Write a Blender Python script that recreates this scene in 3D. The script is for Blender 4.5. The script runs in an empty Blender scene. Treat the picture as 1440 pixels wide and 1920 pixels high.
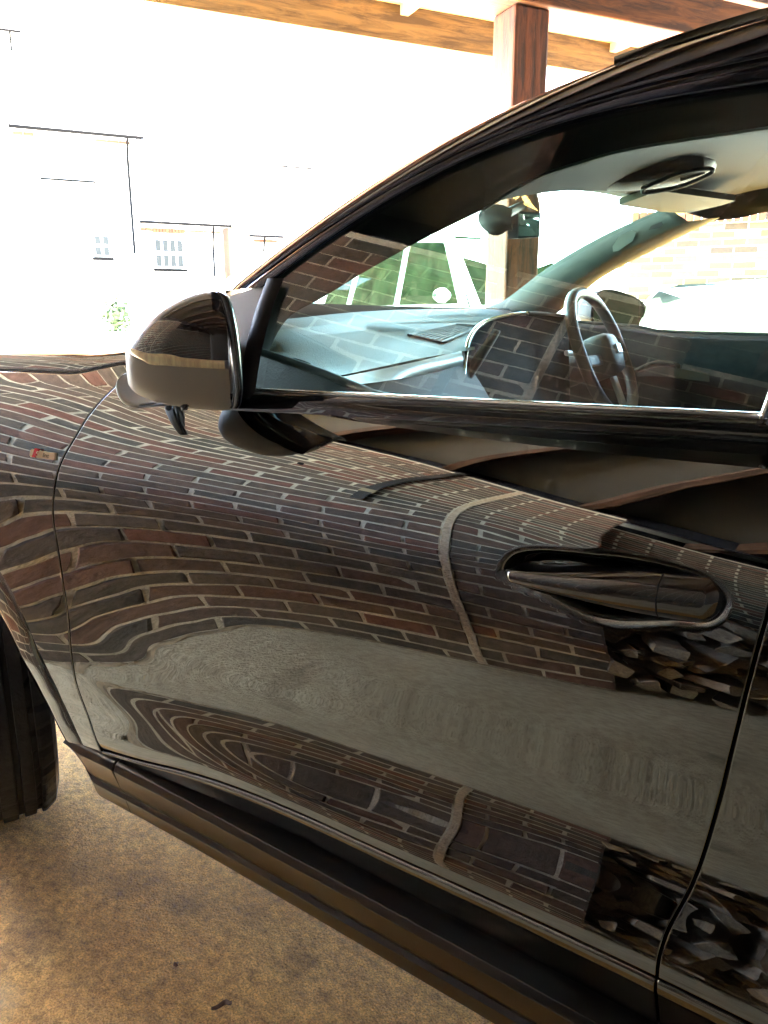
import bpy, bmesh, math, random
import numpy as np
from mathutils import Vector, Matrix
R = math.radians
rnd = random.Random(7)
scene = bpy.context.scene
col = scene.collection

# ------------------------------------------------------------------ camera, sky, sun, exposure
CAM = np.array([0.0, -0.75, 1.25]); PITCH = 14.0; YAW = 37.0; FPX = 1442.0
cam_data = bpy.data.cameras.new('camera'); cam_ob = bpy.data.objects.new('camera', cam_data)
col.objects.link(cam_ob); scene.camera = cam_ob
cam_ob.location = CAM; cam_ob.rotation_euler = (R(90 - PITCH), 0, R(YAW))
cam_data.sensor_fit = 'VERTICAL'; cam_data.sensor_height = 36.0; cam_data.lens = FPX / 1920 * 36
cam_data.clip_start = 0.02; cam_data.clip_end = 2000

SUN_EL = 64.0
SUN_DIR = Vector((-0.95, 0.05, 0)).normalized()          # the side the sun stands on, seen from the carport
world = bpy.data.worlds.new('World'); scene.world = world; world.use_nodes = True
wn = world.node_tree; wn.nodes.clear()
sky = wn.nodes.new('ShaderNodeTexSky'); sky.sky_type = 'NISHITA'; sky.sun_disc = False
sky.sun_elevation = R(SUN_EL); sky.sun_rotation = math.atan2(SUN_DIR.x, SUN_DIR.y)
sky.air_density = 1.0; sky.dust_density = 2.5
bg = wn.nodes.new('ShaderNodeBackground'); bg.inputs[1].default_value = 0.15
wo = wn.nodes.new('ShaderNodeOutputWorld')
wn.links.new(sky.outputs[0], bg.inputs[0]); wn.links.new(bg.outputs[0], wo.inputs[0])
sun_d = bpy.data.lights.new('sun', 'SUN'); sun_d.energy = 5.0; sun_d.angle = R(0.5); sun_d.color = (1, .95, .86)
sun_o = bpy.data.objects.new('sun', sun_d); col.objects.link(sun_o)
sd = Vector((SUN_DIR.x * math.cos(R(SUN_EL)), SUN_DIR.y * math.cos(R(SUN_EL)), math.sin(R(SUN_EL))))
sun_o.rotation_euler = (-sd).to_track_quat('-Z', 'Y').to_euler(); sun_o.location = (-8, 0, 14)

scene.view_settings.view_transform = 'Standard'; scene.view_settings.look = 'None'
scene.view_settings.exposure = 6.2; scene.view_settings.gamma = 1.0
scene.view_settings.use_curve_mapping = False
scene.cycles.use_denoising = True
scene.cycles.max_bounces = 10; scene.cycles.diffuse_bounces = 4; scene.cycles.glossy_bounces = 5
scene.cycles.transparent_max_bounces = 12; scene.cycles.sample_clamp_indirect = 6.0
scene.cycles.caustics_reflective = False; scene.cycles.caustics_refractive = False

# ------------------------------------------------------------------ frames of reference
# world = car frame: X to the rear of the car, Y into the picture, Z up.  The carport is turned against it.
OM = R(28.6); DW = 1.74
WV = np.array([-math.cos(OM), math.sin(OM), 0]); MV = np.array([math.sin(OM), math.cos(OM), 0]); O0 = np.array([0, -DW, 0])
SJ, SK, WTOP = 1.18, 0.76, 2.6           # movement joint, wall corner, top of the brick wall
def F(a, b, z=0.0): return O0 + WV * a + MV * b + np.array([0, 0, z])      # along the wall, away from it, up
def ray(px, py):
    a = R(PITCH); b = R(YAW); u = (px - 720) / FPX; v = (960 - py) / FPX
    up = v * math.cos(a) - math.sin(a); fh = math.cos(a) + v * math.sin(a)
    d = np.array([-math.sin(b) * fh + math.cos(b) * u, math.cos(b) * fh + math.sin(b) * u, up]); return d / np.linalg.norm(d)
SKEW = 0.0875
def at(px, py, yc):                       # a point seen at a photo pixel, yc metres inside the car's flank
    d = ray(px, py); t = (yc - CAM[1] + SKEW * (CAM[0] + .6)) / (d[1] - SKEW * d[0]); return CAM + t * d
def atA(px, py, A):                       # the same on a plane A metres along the wall
    d = ray(px, py); return CAM + (A - (CAM - O0) @ WV) / (d @ WV) * d
def atT(px, py, t): return CAM + t * ray(px, py)
CA = math.atan(SKEW)
def CF(xc, yc, z): return np.array([-.6 + xc * math.cos(CA) - yc * math.sin(CA), xc * math.sin(CA) + yc * math.cos(CA), z])
def mirror_car(p, width=1.84):            # the same point on the other side of the car
    q = np.array([p[0] + .6, p[1]]); c, s = math.cos(CA), math.sin(CA)
    xc = q[0] * c + q[1] * s; yc = -q[0] * s + q[1] * c
    return CF(xc, width - yc, p[2])

# ------------------------------------------------------------------ materials
def nd(nt, t, **kw):
    n = nt.nodes.new(t)
    for k, v in kw.items(): setattr(n, k, v)
    return n
def pm(name, c, rough=.5, metal=0., var=0., vscale=8., bump=0., bscale=60., c2=None, stretch=None, **inp):
    m = bpy.data.materials.new(name); m.use_nodes = True; nt = m.node_tree; b = nt.nodes['Principled BSDF']
    b.inputs['Base Color'].default_value = (*c, 1); b.inputs['Roughness'].default_value = rough; b.inputs['Metallic'].default_value = metal
    for k, v in inp.items(): b.inputs[k.replace('_', ' ')].default_value = v
    tc = nd(nt, 'ShaderNodeTexCoord'); src = tc.outputs['Object']
    if stretch:
        mp = nd(nt, 'ShaderNodeMapping'); mp.inputs['Scale'].default_value = stretch; nt.links.new(src, mp.inputs[0]); src = mp.outputs[0]
    if var or c2:
        n = nd(nt, 'ShaderNodeTexNoise'); n.inputs['Scale'].default_value = vscale; n.inputs['Detail'].default_value = 6; n.inputs['Roughness'].default_value = .65
        nt.links.new(src, n.inputs['Vector'])
        r = nd(nt, 'ShaderNodeValToRGB'); r.color_ramp.elements[0].position = .32; r.color_ramp.elements[1].position = .68
        lo = c2 if c2 else tuple(x * (1 - var) for x in c); hi = c if c2 else tuple(min(1, x * (1 + var)) for x in c)
        r.color_ramp.elements[0].color = (*lo, 1); r.color_ramp.elements[1].color = (*hi, 1)
        nt.links.new(n.outputs['Fac'], r.inputs[0]); nt.links.new(r.outputs[0], b.inputs['Base Color'])
    if bump:
        n2 = nd(nt, 'ShaderNodeTexNoise'); n2.inputs['Scale'].default_value = bscale; n2.inputs['Detail'].default_value = 5
        nt.links.new(src, n2.inputs['Vector'])
        bp = nd(nt, 'ShaderNodeBump'); bp.inputs['Strength'].default_value = bump; bp.inputs['Distance'].default_value = .01
        nt.links.new(n2.outputs['Fac'], bp.inputs['Height']); nt.links.new(bp.outputs[0], b.inputs['Normal'])
    return m
def ramp_random(m, cols, grain=.25, gscale=30., bump=.5, attr=False):
    nt = m.node_tree; b = nt.nodes['Principled BSDF']
    if attr: s = nd(nt, 'ShaderNodeAttribute', attribute_name='tone'); out = s.outputs['Fac']
    else: s = nd(nt, 'ShaderNodeObjectInfo'); out = s.outputs['Random']
    r = nd(nt, 'ShaderNodeValToRGB'); cr = r.color_ramp; cr.interpolation = 'LINEAR'
    while len(cr.elements) < len(cols): cr.elements.new(.5)
    for i, c in enumerate(cols): cr.elements[i].position = i / (len(cols) - 1); cr.elements[i].color = (*c, 1)
    nt.links.new(out, r.inputs[0])
    g = nd(nt, 'ShaderNodeNewGeometry')
    n = nd(nt, 'ShaderNodeTexNoise'); n.inputs['Scale'].default_value = gscale; n.inputs['Detail'].default_value = 6; n.inputs['Roughness'].default_value = .7
    nt.links.new(g.outputs['Position'], n.inputs['Vector'])
    mr = nd(nt, 'ShaderNodeMapRange'); mr.inputs[1].default_value = .3; mr.inputs[2].default_value = .7; mr.inputs[3].default_value = 1 - grain * 1.6; mr.inputs[4].default_value = 1 + grain
    nt.links.new(n.outputs['Fac'], mr.inputs[0])
    mx = nd(nt, 'ShaderNodeMix', data_type='RGBA', blend_type='MULTIPLY'); mx.inputs[0].default_value = 1
    nt.links.new(r.outputs[0], mx.inputs[6]); nt.links.new(mr.outputs[0], mx.inputs[7]); nt.links.new(mx.outputs[2], b.inputs['Base Color'])
    bp = nd(nt, 'ShaderNodeBump'); bp.inputs['Strength'].default_value = bump; bp.inputs['Distance'].default_value = .012
    nt.links.new(n.outputs['Fac'], bp.inputs['Height']); nt.links.new(bp.outputs[0], b.inputs['Normal'])
    return m
BRICKC = [(.15, .115, .085), (.21, .13, .095), (.11, .102, .085), (.18, .135, .10), (.26, .115, .08), (.135, .12, .10), (.2, .15, .11)]
M = {}
M['brick'] = ramp_random(pm('brown_red_brick', (.2, .1, .08), .85), BRICKC)
M['brick_joined'] = ramp_random(pm('brown_red_brick_joined', (.2, .1, .08), .85), BRICKC, attr=True)
M['mortar'] = pm('pale_lime_mortar', (.69, .63, .49), .95, var=.25, vscale=25, bump=.6, bscale=120)
M['joint'] = pm('cream_joint_mortar', (.62, .5, .36), .95, var=.3, vscale=60, bump=.8, bscale=90)
def paint_mat(name, base, ior, tint):
    m = pm(name, base, .3); b = m.node_tree.nodes['Principled BSDF']
    b.inputs['Coat Weight'].default_value = 1; b.inputs['Coat Roughness'].default_value = .012
    b.inputs['Coat IOR'].default_value = ior; b.inputs['Coat Tint'].default_value = (*tint, 1)
    b.inputs['Specular IOR Level'].default_value = .3
    return m
def dusty(m, lo=.004, hi=.03):             # a thin uneven film of road dust over the paint
    nt = m.node_tree; b = nt.nodes['Principled BSDF']; out = [n for n in nt.nodes if n.type == 'OUTPUT_MATERIAL'][0]
    df = nd(nt, 'ShaderNodeBsdfDiffuse'); df.inputs[0].default_value = (.34, .31, .27, 1); mx = nd(nt, 'ShaderNodeMixShader')
    g = nd(nt, 'ShaderNodeNewGeometry'); n = nd(nt, 'ShaderNodeTexNoise'); n.inputs['Scale'].default_value = 16; n.inputs['Detail'].default_value = 10; n.inputs['Roughness'].default_value = .8
    nt.links.new(g.outputs['Position'], n.inputs['Vector'])
    mr = nd(nt, 'ShaderNodeMapRange'); mr.inputs[1].default_value = .35; mr.inputs[2].default_value = .75; mr.inputs[3].default_value = lo; mr.inputs[4].default_value = hi
    nt.links.new(n.outputs['Fac'], mr.inputs[0]); nt.links.new(mr.outputs[0], mx.inputs[0]); nt.links.new(b.outputs[0], mx.inputs[1]); nt.links.new(df.outputs[0], mx.inputs[2]); nt.links.new(mx.outputs[0], out.inputs[0])
    return m
M['paint'] = dusty(pm('black_metallic_gloss_paint', (.212, .220, .220), .012, metal=1.), .002, .012)
M['gloss_black'] = paint_mat('piano_black_trim', (.004, .004, .007), 2.0, (1, 1, 1)); M['pillar_black'] = dusty(pm('black_pillar_paint', (.06, .065, .09), .03, metal=1.), .002, .012)
M['trim_black'] = pm('satin_black_trim', (.010, .010, .015), .6)
M['skirt'] = pm('dark_grey_skirt_plastic', (.005, .005, .0055), .3, Coat_Weight=.6, Coat_Roughness=.04, Coat_IOR=1.8)
M['void'] = pm('black_void', (.002, .002, .002), .95)
M['rubber'] = pm('tyre_rubber', (.02, .022, .026), .7, bump=.3, bscale=90)
M['rim'] = pm('dark_alloy', (.12, .12, .13), .3, metal=1)
M['mirror_plastic'] = pm('grey_textured_plastic', (.37, .355, .325), .6, bump=.08, bscale=900)
M['amber'] = pm('cream_indicator_lens', (.92, .78, .52), .25, var=.2, vscale=220, stretch=(1, 1, .05), Coat_Weight=.6, Coat_IOR=1.6)
M['chrome'] = pm('bright_trim_metal', (.7, .74, .72), .16, metal=1)
M['silver'] = pm('satin_silver_trim', (.42, .46, .47), .5, metal=.8)
M['dash'] = pm('grey_green_dash_vinyl', (.028, .041, .029), .62, var=.12, vscale=150, bump=.25, bscale=400)
M['dash_dark'] = pm('dark_dash_vinyl', (.02, .024, .024), .6, bump=.15, bscale=300)
M['interior'] = pm('dark_green_grey_door_card', (.022, .028, .027), .7, var=.2, vscale=40)
M['headliner'] = pm('charcoal_headliner_cloth', (.004, .005, .004), .95, var=.1, vscale=200)
M['pillar_trim'] = pm('grey_green_pillar_trim', (.05, .066, .06), .6, bump=.1, bscale=500)
M['leather'] = pm('black_leather_rim', (.03, .035, .034), .42, bump=.2, bscale=500)
M['screen'] = pm('black_display_glass', (.003, .003, .003), .6, Specular_IOR_Level=.03)
M['mirror_glass'] = pm('mirror_silver', (.75, .78, .76), .01, metal=1)
M['badge'] = pm('cream_badge_metal', (.85, .72, .5), .25)
M['badge_red'] = pm('red_badge_enamel', (.55, .01, .015), .25)
M['badge_text'] = pm('grey_badge_lettering', (.2, .17, .12), .5)
def glass_mat(name, tint, base, edge):
    m = bpy.data.materials.new(name); m.use_nodes = True; nt = m.node_tree; nt.nodes.clear()
    out = nd(nt, 'ShaderNodeOutputMaterial'); tr = nd(nt, 'ShaderNodeBsdfTransparent'); gl = nd(nt, 'ShaderNodeBsdfGlossy'); mix = nd(nt, 'ShaderNodeMixShader')
    tr.inputs[0].default_value = (*tint, 1); gl.inputs['Roughness'].default_value = 0.0
    lw = nd(nt, 'ShaderNodeLayerWeight'); lw.inputs[0].default_value = .5
    p = nd(nt, 'ShaderNodeMath', operation='POWER'); p.inputs[1].default_value = 4.5
    ma = nd(nt, 'ShaderNodeMath', operation='MULTIPLY_ADD'); ma.inputs[1].default_value = edge; ma.inputs[2].default_value = base
    nt.links.new(lw.outputs['Facing'], p.inputs[0]); nt.links.new(p.outputs[0], ma.inputs[0]); nt.links.new(ma.outputs[0], mix.inputs[0])
    nt.links.new(tr.outputs[0], mix.inputs[1]); nt.links.new(gl.outputs[0], mix.inputs[2]); nt.links.new(mix.outputs[0], out.inputs[0])
    return m
M['glass'] = glass_mat('side_window_glass', (.76, .93, .83), .08, .6)
M['screen_glass'] = glass_mat('windscreen_glass', (.76, .93, .82), .03, .3)
def wood(name, c, c2, rough=.8, attr_scale=6.):
    return pm(name, c, rough, c2=c2, vscale=attr_scale, stretch=(3, 3, 3), bump=.5, bscale=40)
def grain(name, c, c2, axis):            # timber with the grain along a world axis direction
    m = pm(name, c, .8); nt = m.node_tree; b = nt.nodes['Principled BSDF']
    tc = nd(nt, 'ShaderNodeTexCoord'); mp = nd(nt, 'ShaderNodeMapping')
    s = [22, 22, 22]; s[axis] = 2.4; mp.inputs['Scale'].default_value = s
    nt.links.new(tc.outputs['Object'], mp.inputs[0])
    n = nd(nt, 'ShaderNodeTexNoise'); n.inputs['Scale'].default_value = 1.6; n.inputs['Detail'].default_value = 9; n.inputs['Roughness'].default_value = .7; n.inputs['Distortion'].default_value = .6
    nt.links.new(mp.outputs[0], n.inputs['Vector'])
    r = nd(nt, 'ShaderNodeValToRGB'); r.color_ramp.elements[0].position = .40; r.color_ramp.elements[1].position = .60
    r.color_ramp.elements[0].color = (*(q * .6 for q in c2), 1); r.color_ramp.elements[1].color = (*c, 1)
    nt.links.new(n.outputs['Fac'], r.inputs[0]); nt.links.new(r.outputs[0], b.inputs['Base Color'])
    bp = nd(nt, 'ShaderNodeBump'); bp.inputs['Strength'].default_value = .6; bp.inputs['Distance'].default_value = .006
    nt.links.new(n.outputs['Fac'], bp.inputs['Height']); nt.links.new(bp.outputs[0], b.inputs['Normal'])
    return m
M['oak_post'] = grain('red_brown_oak_upright', (.115, .033, .008), (.034, .010, .004), 2)
M['oak_beam'] = grain('brown_oak_beam', (.14, .05, .010), (.05, .016, .004), 0)
M['oak_rafter'] = grain('brown_oak_rafter', (.10, .046, .023), (.045, .02, .01), 1)
M['fascia'] = grain('tan_fascia_board', (.15, .092, .030), (.085, .047, .014), 0)
M['cream'] = pm('cream_and_bounce_light', (.42, .34, .2), .7, var=.15, vscale=12, bump=.2)  # on the soffit strips it stands for light bounced off the ground
M['deck'] = pm('grey_roof_board', (.085, .088, .082), .9, var=.08, vscale=3)
M['shadow_board'] = pm('shadow_blue_plate_board', (.006, .009, .017), .9)  # the blue tint of shadow is put into this board's colour
M['pipe'] = pm('dark_grey_pipe', (.04, .038, .036), .45)

# ------------------------------------------------------------------ mesh helpers
def mesh(name, V, Fc, mat, parent=None, smooth=True, mats=None, mi=None):
    me = bpy.data.meshes.new(name); me.from_pydata([tuple(map(float, v)) for v in V], [], [tuple(map(int, f)) for f in Fc]); me.update()
    for mm in (mats or [mat]): me.materials.append(mm)
    if mi is not None: me.polygons.foreach_set('material_index', list(mi))
    me.polygons.foreach_set('use_smooth', [bool(smooth)] * len(me.polygons))
    return link(name, me, parent)
def link(name, me, parent=None):
    ob = bpy.data.objects.new(name, me); col.objects.link(ob)
    if parent is not None: ob.parent = parent
    return ob
def tag(o, label=None, cat=None, group=None, kind=None):
    if label: o['label'] = label
    if cat: o['category'] = cat
    if group: o['group'] = group
    if kind: o['kind'] = kind
    return o
def empty(name, loc, label, cat, group=None, rz=0.):
    e = bpy.data.objects.new(name, None); col.objects.link(e); e.location = loc; e.rotation_euler = (0, 0, rz); e.empty_display_size = .1
    return tag(e, label, cat, group)
def keep(ob, parent):                      # parent without moving geometry given in world space
    ob.parent = parent; ob.matrix_parent_inverse = parent_world(parent).inverted(); return ob
def parent_world(p):
    mloc = Matrix.Translation(p.location) @ p.rotation_euler.to_matrix().to_4x4()
    if p.parent: return parent_world(p.parent) @ p.matrix_parent_inverse @ mloc
    return mloc
def gridfaces(n, m, closed_u=False, closed_v=False, off=0):
    f = []
    for i in range(n if closed_u else n - 1):
        for j in range(m if closed_v else m - 1):
            a = i * m + j; b = ((i + 1) % n) * m + j; c = ((i + 1) % n) * m + (j + 1) % m; d = i * m + (j + 1) % m
            f.append((off + a, off + b, off + c, off + d))
    return f
def surf(name, P, mat, parent=None, cu=False, cv=False, smooth=True, thick=0.):
    P = np.asarray(P, float); n, m = P.shape[:2]
    ob = mesh(name, P.reshape(-1, 3), gridfaces(n, m, cu, cv), mat, parent, smooth)
    if thick:
        md = ob.modifiers.new('solid', 'SOLIDIFY'); md.thickness = thick; md.offset = 0
    return ob
def tube_data(pts, r, n=10, cap=True):
    pts = [np.asarray(p, float) for p in pts]; V = []; up = np.array([.13, .21, .97])
    rr = r if hasattr(r, '__len__') else [r] * len(pts)
    for i, p in enumerate(pts):
        t = pts[min(i + 1, len(pts) - 1)] - pts[max(i - 1, 0)]; t = t / (np.linalg.norm(t) + 1e-9)
        a = np.cross(t, up); a /= np.linalg.norm(a) + 1e-9; b = np.cross(t, a)
        for k in range(n):
            th = 2 * math.pi * k / n; V.append(p + rr[i] * (math.cos(th) * a + math.sin(th) * b))
    f = gridfaces(len(pts), n, False, True)
    if cap: f += [tuple(range(n))[::-1], tuple(range((len(pts) - 1) * n, len(pts) * n))]
    return V, f
def tube(name, pts, r, mat, parent=None, n=10): V, f = tube_data(pts, r, n); return mesh(name, V, f, mat, parent)
def box_data(c, ax, ay, az):               # centre and three half-axis vectors
    c, ax, ay, az = map(lambda v: np.asarray(v, float), (c, ax, ay, az))
    V = [c + sx * ax + sy * ay + sz * az for sx in (-1, 1) for sy in (-1, 1) for sz in (-1, 1)]
    return V, [(0, 1, 3, 2), (4, 6, 7, 5), (0, 4, 5, 1), (2, 3, 7, 6), (0, 2, 6, 4), (1, 5, 7, 3)]
def bevel_mesh(me, w, seg=2):
    bm = bmesh.new(); bm.from_mesh(me); bmesh.ops.recalc_face_normals(bm, faces=bm.faces)
    bmesh.ops.bevel(bm, geom=bm.edges[:], offset=w, segments=seg, affect='EDGES', profile=.5); bm.to_mesh(me); bm.free()
def box(name, c, ax, ay, az, mat, parent=None, bev=0., smooth=False):
    V, f = box_data(c, ax, ay, az); ob = mesh(name, V, f, mat, parent, smooth)
    if bev: bevel_mesh(ob.data, bev)
    return ob
def lbox(name, lo, hi, mat, bev=0., parent=None):   # axis aligned box in its own local frame
    lo = np.array(lo, float); hi = np.array(hi, float); h = (hi - lo) / 2
    return box(name, (lo + hi) / 2, (h[0], 0, 0), (0, h[1], 0), (0, 0, h[2]), mat, parent, bev)
def fbox(name, a0, a1, b0, b1, z0, z1, mat, parent=None, bev=0.):   # box given in carport coordinates, local axes along the carport
    ob = lbox(name, (-(a1 - a0) / 2, -(b1 - b0) / 2, -(z1 - z0) / 2), ((a1 - a0) / 2, (b1 - b0) / 2, (z1 - z0) / 2), mat, bev)
    ob.location = F((a0 + a1) / 2, (b0 + b1) / 2, (z0 + z1) / 2); ob.rotation_euler = (0, 0, math.atan2(WV[1], WV[0]))
    if parent is not None: keep(ob, parent)
    return ob
def smoothstep(e0, e1, x): t = np.clip((x - e0) / (e1 - e0), 0, 1); return t * t * (3 - 2 * t)
def resample(P, n):
    P = np.asarray(P, float); d = np.r_[0, np.cumsum(np.linalg.norm(np.diff(P, axis=0), axis=1))]; t = np.linspace(0, d[-1], n)
    return np.stack([np.interp(t, d, P[:, k]) for k in range(P.shape[1])], 1)
def smooth_curve(P, n, it=2):              # Catmull-Rom through the points, then even spacing
    P = np.asarray(P, float); Q = np.vstack([2 * P[0] - P[1], P, 2 * P[-1] - P[-2]]); out = []
    for i in range(1, len(Q) - 2):
        for t in np.linspace(0, 1, 12, endpoint=False):
            p0, p1, p2, p3 = Q[i - 1:i + 3]
            out.append(.5 * (2 * p1 + (p2 - p0) * t + (2 * p0 - 5 * p1 + 4 * p2 - p3) * t * t + (3 * p1 - p0 - 3 * p2 + p3) * t ** 3))
    out.append(P[-1]); return resample(out, n)
ANGW = math.atan2(WV[1], WV[0])

# ================================================================== THE SETTING
def concrete():
    m = pm('stained_brown_concrete', (.3, .2, .1), .9); nt = m.node_tree; b = nt.nodes['Principled BSDF']
    g = nd(nt, 'ShaderNodeNewGeometry'); P = g.outputs['Position']
    def noise(sc, det, ro=.6, dist=0.):
        n = nd(nt, 'ShaderNodeTexNoise'); n.inputs['Scale'].default_value = sc; n.inputs['Detail'].default_value = det; n.inputs['Roughness'].default_value = ro; n.inputs['Distortion'].default_value = dist
        nt.links.new(P, n.inputs['Vector']); return n.outputs['Fac']
    def ramp(f, p0, c0, p1, c1):
        r = nd(nt, 'ShaderNodeValToRGB'); r.color_ramp.elements[0].position = p0; r.color_ramp.elements[1].position = p1
        r.color_ramp.elements[0].color = (*c0, 1); r.color_ramp.elements[1].color = (*c1, 1); nt.links.new(f, r.inputs[0]); return r.outputs[0]
    def mul(a, c, fac=1.):
        x = nd(nt, 'ShaderNodeMix', data_type='RGBA', blend_type='MULTIPLY'); x.inputs[0].default_value = fac
        nt.links.new(a, x.inputs[6]); nt.links.new(c, x.inputs[7]); return x.outputs[2]
    c0 = ramp(noise(2.6, 7, .62, .4), .3, (.54, .26, .048), .7, (.80, .47, .12))
    c0 = mul(c0, ramp(noise(40, 9, .8), .36, (.36, .33, .28), .60, (1.18, 1.16, 1.11)))
    c0 = mul(c0, ramp(noise(260, 3, .6), .34, (.5, .47, .43), .55, (1.1, 1.1, 1.1)))
    cg = ramp(noise(2.4, 5, .55, .4), .3, (.56, .475, .29), .7, (.76, .66, .43))
    cg = mul(cg, ramp(noise(30, 5, .6), .35, (.80, .79, .77), .60, (1.06, 1.05, 1.04)))
    dt = nd(nt, 'ShaderNodeVectorMath', operation='DOT_PRODUCT'); dt.inputs[1].default_value = tuple(MV + .35 * WV); nt.links.new(P, dt.inputs[0])
    nb_ = nd(nt, 'ShaderNodeMath', operation='MULTIPLY_ADD'); nb_.inputs[1].default_value = .3; nt.links.new(noise(4, 4), nb_.inputs[0]); nt.links.new(dt.outputs['Value'], nb_.inputs[2])
    fr_ = nd(nt, 'ShaderNodeMapRange', interpolation_type='SMOOTHSTEP'); off_ = float(O0 @ (MV + .35 * WV)) + .35 * 1.8 + .15
    fr_.inputs[1].default_value = .57 + off_; fr_.inputs[2].default_value = .76 + off_; nt.links.new(nb_.outputs[0], fr_.inputs[0])
    mc = nd(nt, 'ShaderNodeMix', data_type='RGBA'); nt.links.new(fr_.outputs[0], mc.inputs[0]); nt.links.new(cg, mc.inputs[6]); nt.links.new(c0, mc.inputs[7]); c = mc.outputs[2]
    v = nd(nt, 'ShaderNodeTexVoronoi'); v.inputs['Scale'].default_value = 3.3; nt.links.new(P, v.inputs['Vector'])
    wv = noise(14, 4, .7)
    ad = nd(nt, 'ShaderNodeMath', operation='MULTIPLY_ADD'); ad.inputs[1].default_value = .22; nt.links.new(wv, ad.inputs[0]); nt.links.new(v.outputs['Distance'], ad.inputs[2])
    c = mul(c, ramp(ad.outputs[0], .17, (.66, .63, .60), .32, (1, 1, 1)))
    # round oil and water stains where they lie on the slab
    for (sx, sy, sr) in ((145, 1632, .085), (297, 1650, .04), (476, 1717, .045), (340, 1690, .06), (230, 1660, .07), (560, 1800, .05), (60, 1760, .09)):
        d_ = ray(sx, sy); pt = CAM + d_ * (-CAM[2] / d_[2])
        vd_ = nd(nt, 'ShaderNodeVectorMath', operation='DISTANCE'); vd_.inputs[1].default_value = (float(pt[0]), float(pt[1]), 0); nt.links.new(P, vd_.inputs[0])
        wn_ = nd(nt, 'ShaderNodeMath', operation='MULTIPLY_ADD'); wn_.inputs[1].default_value = sr * 1.1; nt.links.new(noise(22, 5, .7), wn_.inputs[0]); nt.links.new(vd_.outputs['Value'], wn_.inputs[2])
        mr_ = nd(nt, 'ShaderNodeMapRange'); mr_.inputs[1].default_value = sr * .75; mr_.inputs[2].default_value = sr * 1.55; nt.links.new(wn_.outputs[0], mr_.inputs[0])
        c = mul(c, ramp(mr_.outputs[0], 0., (.62, .58, .54), 1., (1, 1, 1)))
    # fine light grit
    v2 = nd(nt, 'ShaderNodeTexVoronoi'); v2.inputs['Scale'].default_value = 170; nt.links.new(P, v2.inputs['Vector'])
    nt.links.new(c, b.inputs['Base Color'])
    bp1 = nd(nt, 'ShaderNodeBump'); bp1.inputs['Strength'].default_value = 1.; bp1.inputs['Distance'].default_value = .010; nt.links.new(noise(75, 7, .72), bp1.inputs['Height'])
    bp2 = nd(nt, 'ShaderNodeBump'); bp2.inputs['Strength'].default_value = .5; bp2.inputs['Distance'].default_value = .004; nt.links.new(v2.outputs['Distance'], bp2.inputs['Height'])
    nt.links.new(bp1.outputs[0], bp2.inputs['Normal']); nt.links.new(bp2.outputs[0], b.inputs['Normal'])
    return m
M['concrete'] = concrete()
M['paving'] = pm('pale_grey_paving', (.42, .40, .36), .9, var=.2, vscale=1.5, bump=.3, bscale=20)

def gz(a): return .2 * max(0., min(a, 8.0) - 6.3)
na, nb = 60, 24
aa = np.r_[np.linspace(-40, 5, 10), np.linspace(6, 20, 20), np.linspace(25, 400, na - 30)]; bb = np.linspace(-200, 240, nb)
gr = mesh('ground', [F(a, b, gz(a) - .004) for a in aa for b in bb], gridfaces(na, nb), M['paving'], smooth=True); tag(gr, kind='structure')
fl = mesh('carport_floor', [F(a, b, 0) for a in np.linspace(-3.2, 4.8, 9) for b in np.linspace(-.6, 6.4, 8)], gridfaces(9, 8), M['concrete']); tag(fl, kind='structure')

M['fillet'] = pm('tan_dirt_mortar', (.34, .26, .15), .95, var=.4, vscale=40)
# ---- the brick wall behind the photographer, seen in the paint
wall = empty('brick_wall', F(1.9, 0, 0), 'brown brick carport wall with pale mortar and a vertical joint, reflected in the black door', 'wall')
A_END = 3.12
def wallpart(name, a0, a1, b0, b1, z0, z1, mat): return fbox(name, a0, a1, b0, b1, z0, z1, mat, wall)
wallpart('mortar_bed', SK + .004, A_END - .004, -.22, -.0045, 0, WTOP - .004, M['mortar'])
wallpart('movement_joint', SJ - .010, SJ + .012, -.02, .004, .0, WTOP - .01, M['joint'])
wallpart('recess_mortar_bed', -3.1, SK + .004, -.60, -.469, 0, WTOP - .004, M['mortar'])
def brick_me(seed):
    r = random.Random(seed); V, f = box_data((0, 0, 0), (.1075, 0, 0), (0, .05, 0), (0, 0, .0325))
    ob = bpy.data.meshes.new('brick'); ob.from_pydata([tuple(v) for v in V], [], f)
    bevel_mesh(ob, .0045, 1)
    for v in ob.vertices: v.co += Vector((r.uniform(-.0034, .0034), r.uniform(-.0022, .0022), r.uniform(-.003, .003)))
    ob.materials.append(M['brick']); return ob
BM = [brick_me(i) for i in range(6)]
layout = []
for r in range(34):
    z = .0375 + .075 * r + .006
    s = SJ + .012
    first = .1125 if r % 2 == 0 else .225
    while s < A_END - .02:
        e = min(s + (first if first else .225) - (.012 if first else 0), A_END); first = 0
        layout.append((s + .005, e - .005, z)); s = e
    cuts = [0, -.0875, -.3125, -.42] if r % 2 else [0, -.2, -.42]
    for c0, c1 in zip(cuts, cuts[1:]): layout.append((SJ + c1 + .005 - (0 if c1 > -.42 else .004), SJ + c0 - (.005 if c0 else .014), z))
def place_brick(a0, a1, z, b=-.05):
    ob = bpy.data.objects.new('brick', BM[rnd.randrange(6)]); col.objects.link(ob); ob.parent = wall
    L = a1 - a0; ob.scale = (L / .215, 1, rnd.uniform(.97, 1.03))
    p = F((a0 + a1) / 2, b + rnd.uniform(-.003, .003), z) - np.array(wall.location)
    ob.location = p; ob.rotation_euler = (rnd.uniform(-.012, .012), rnd.uniform(-.006, .006), ANGW + rnd.uniform(-.008, .008))
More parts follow.
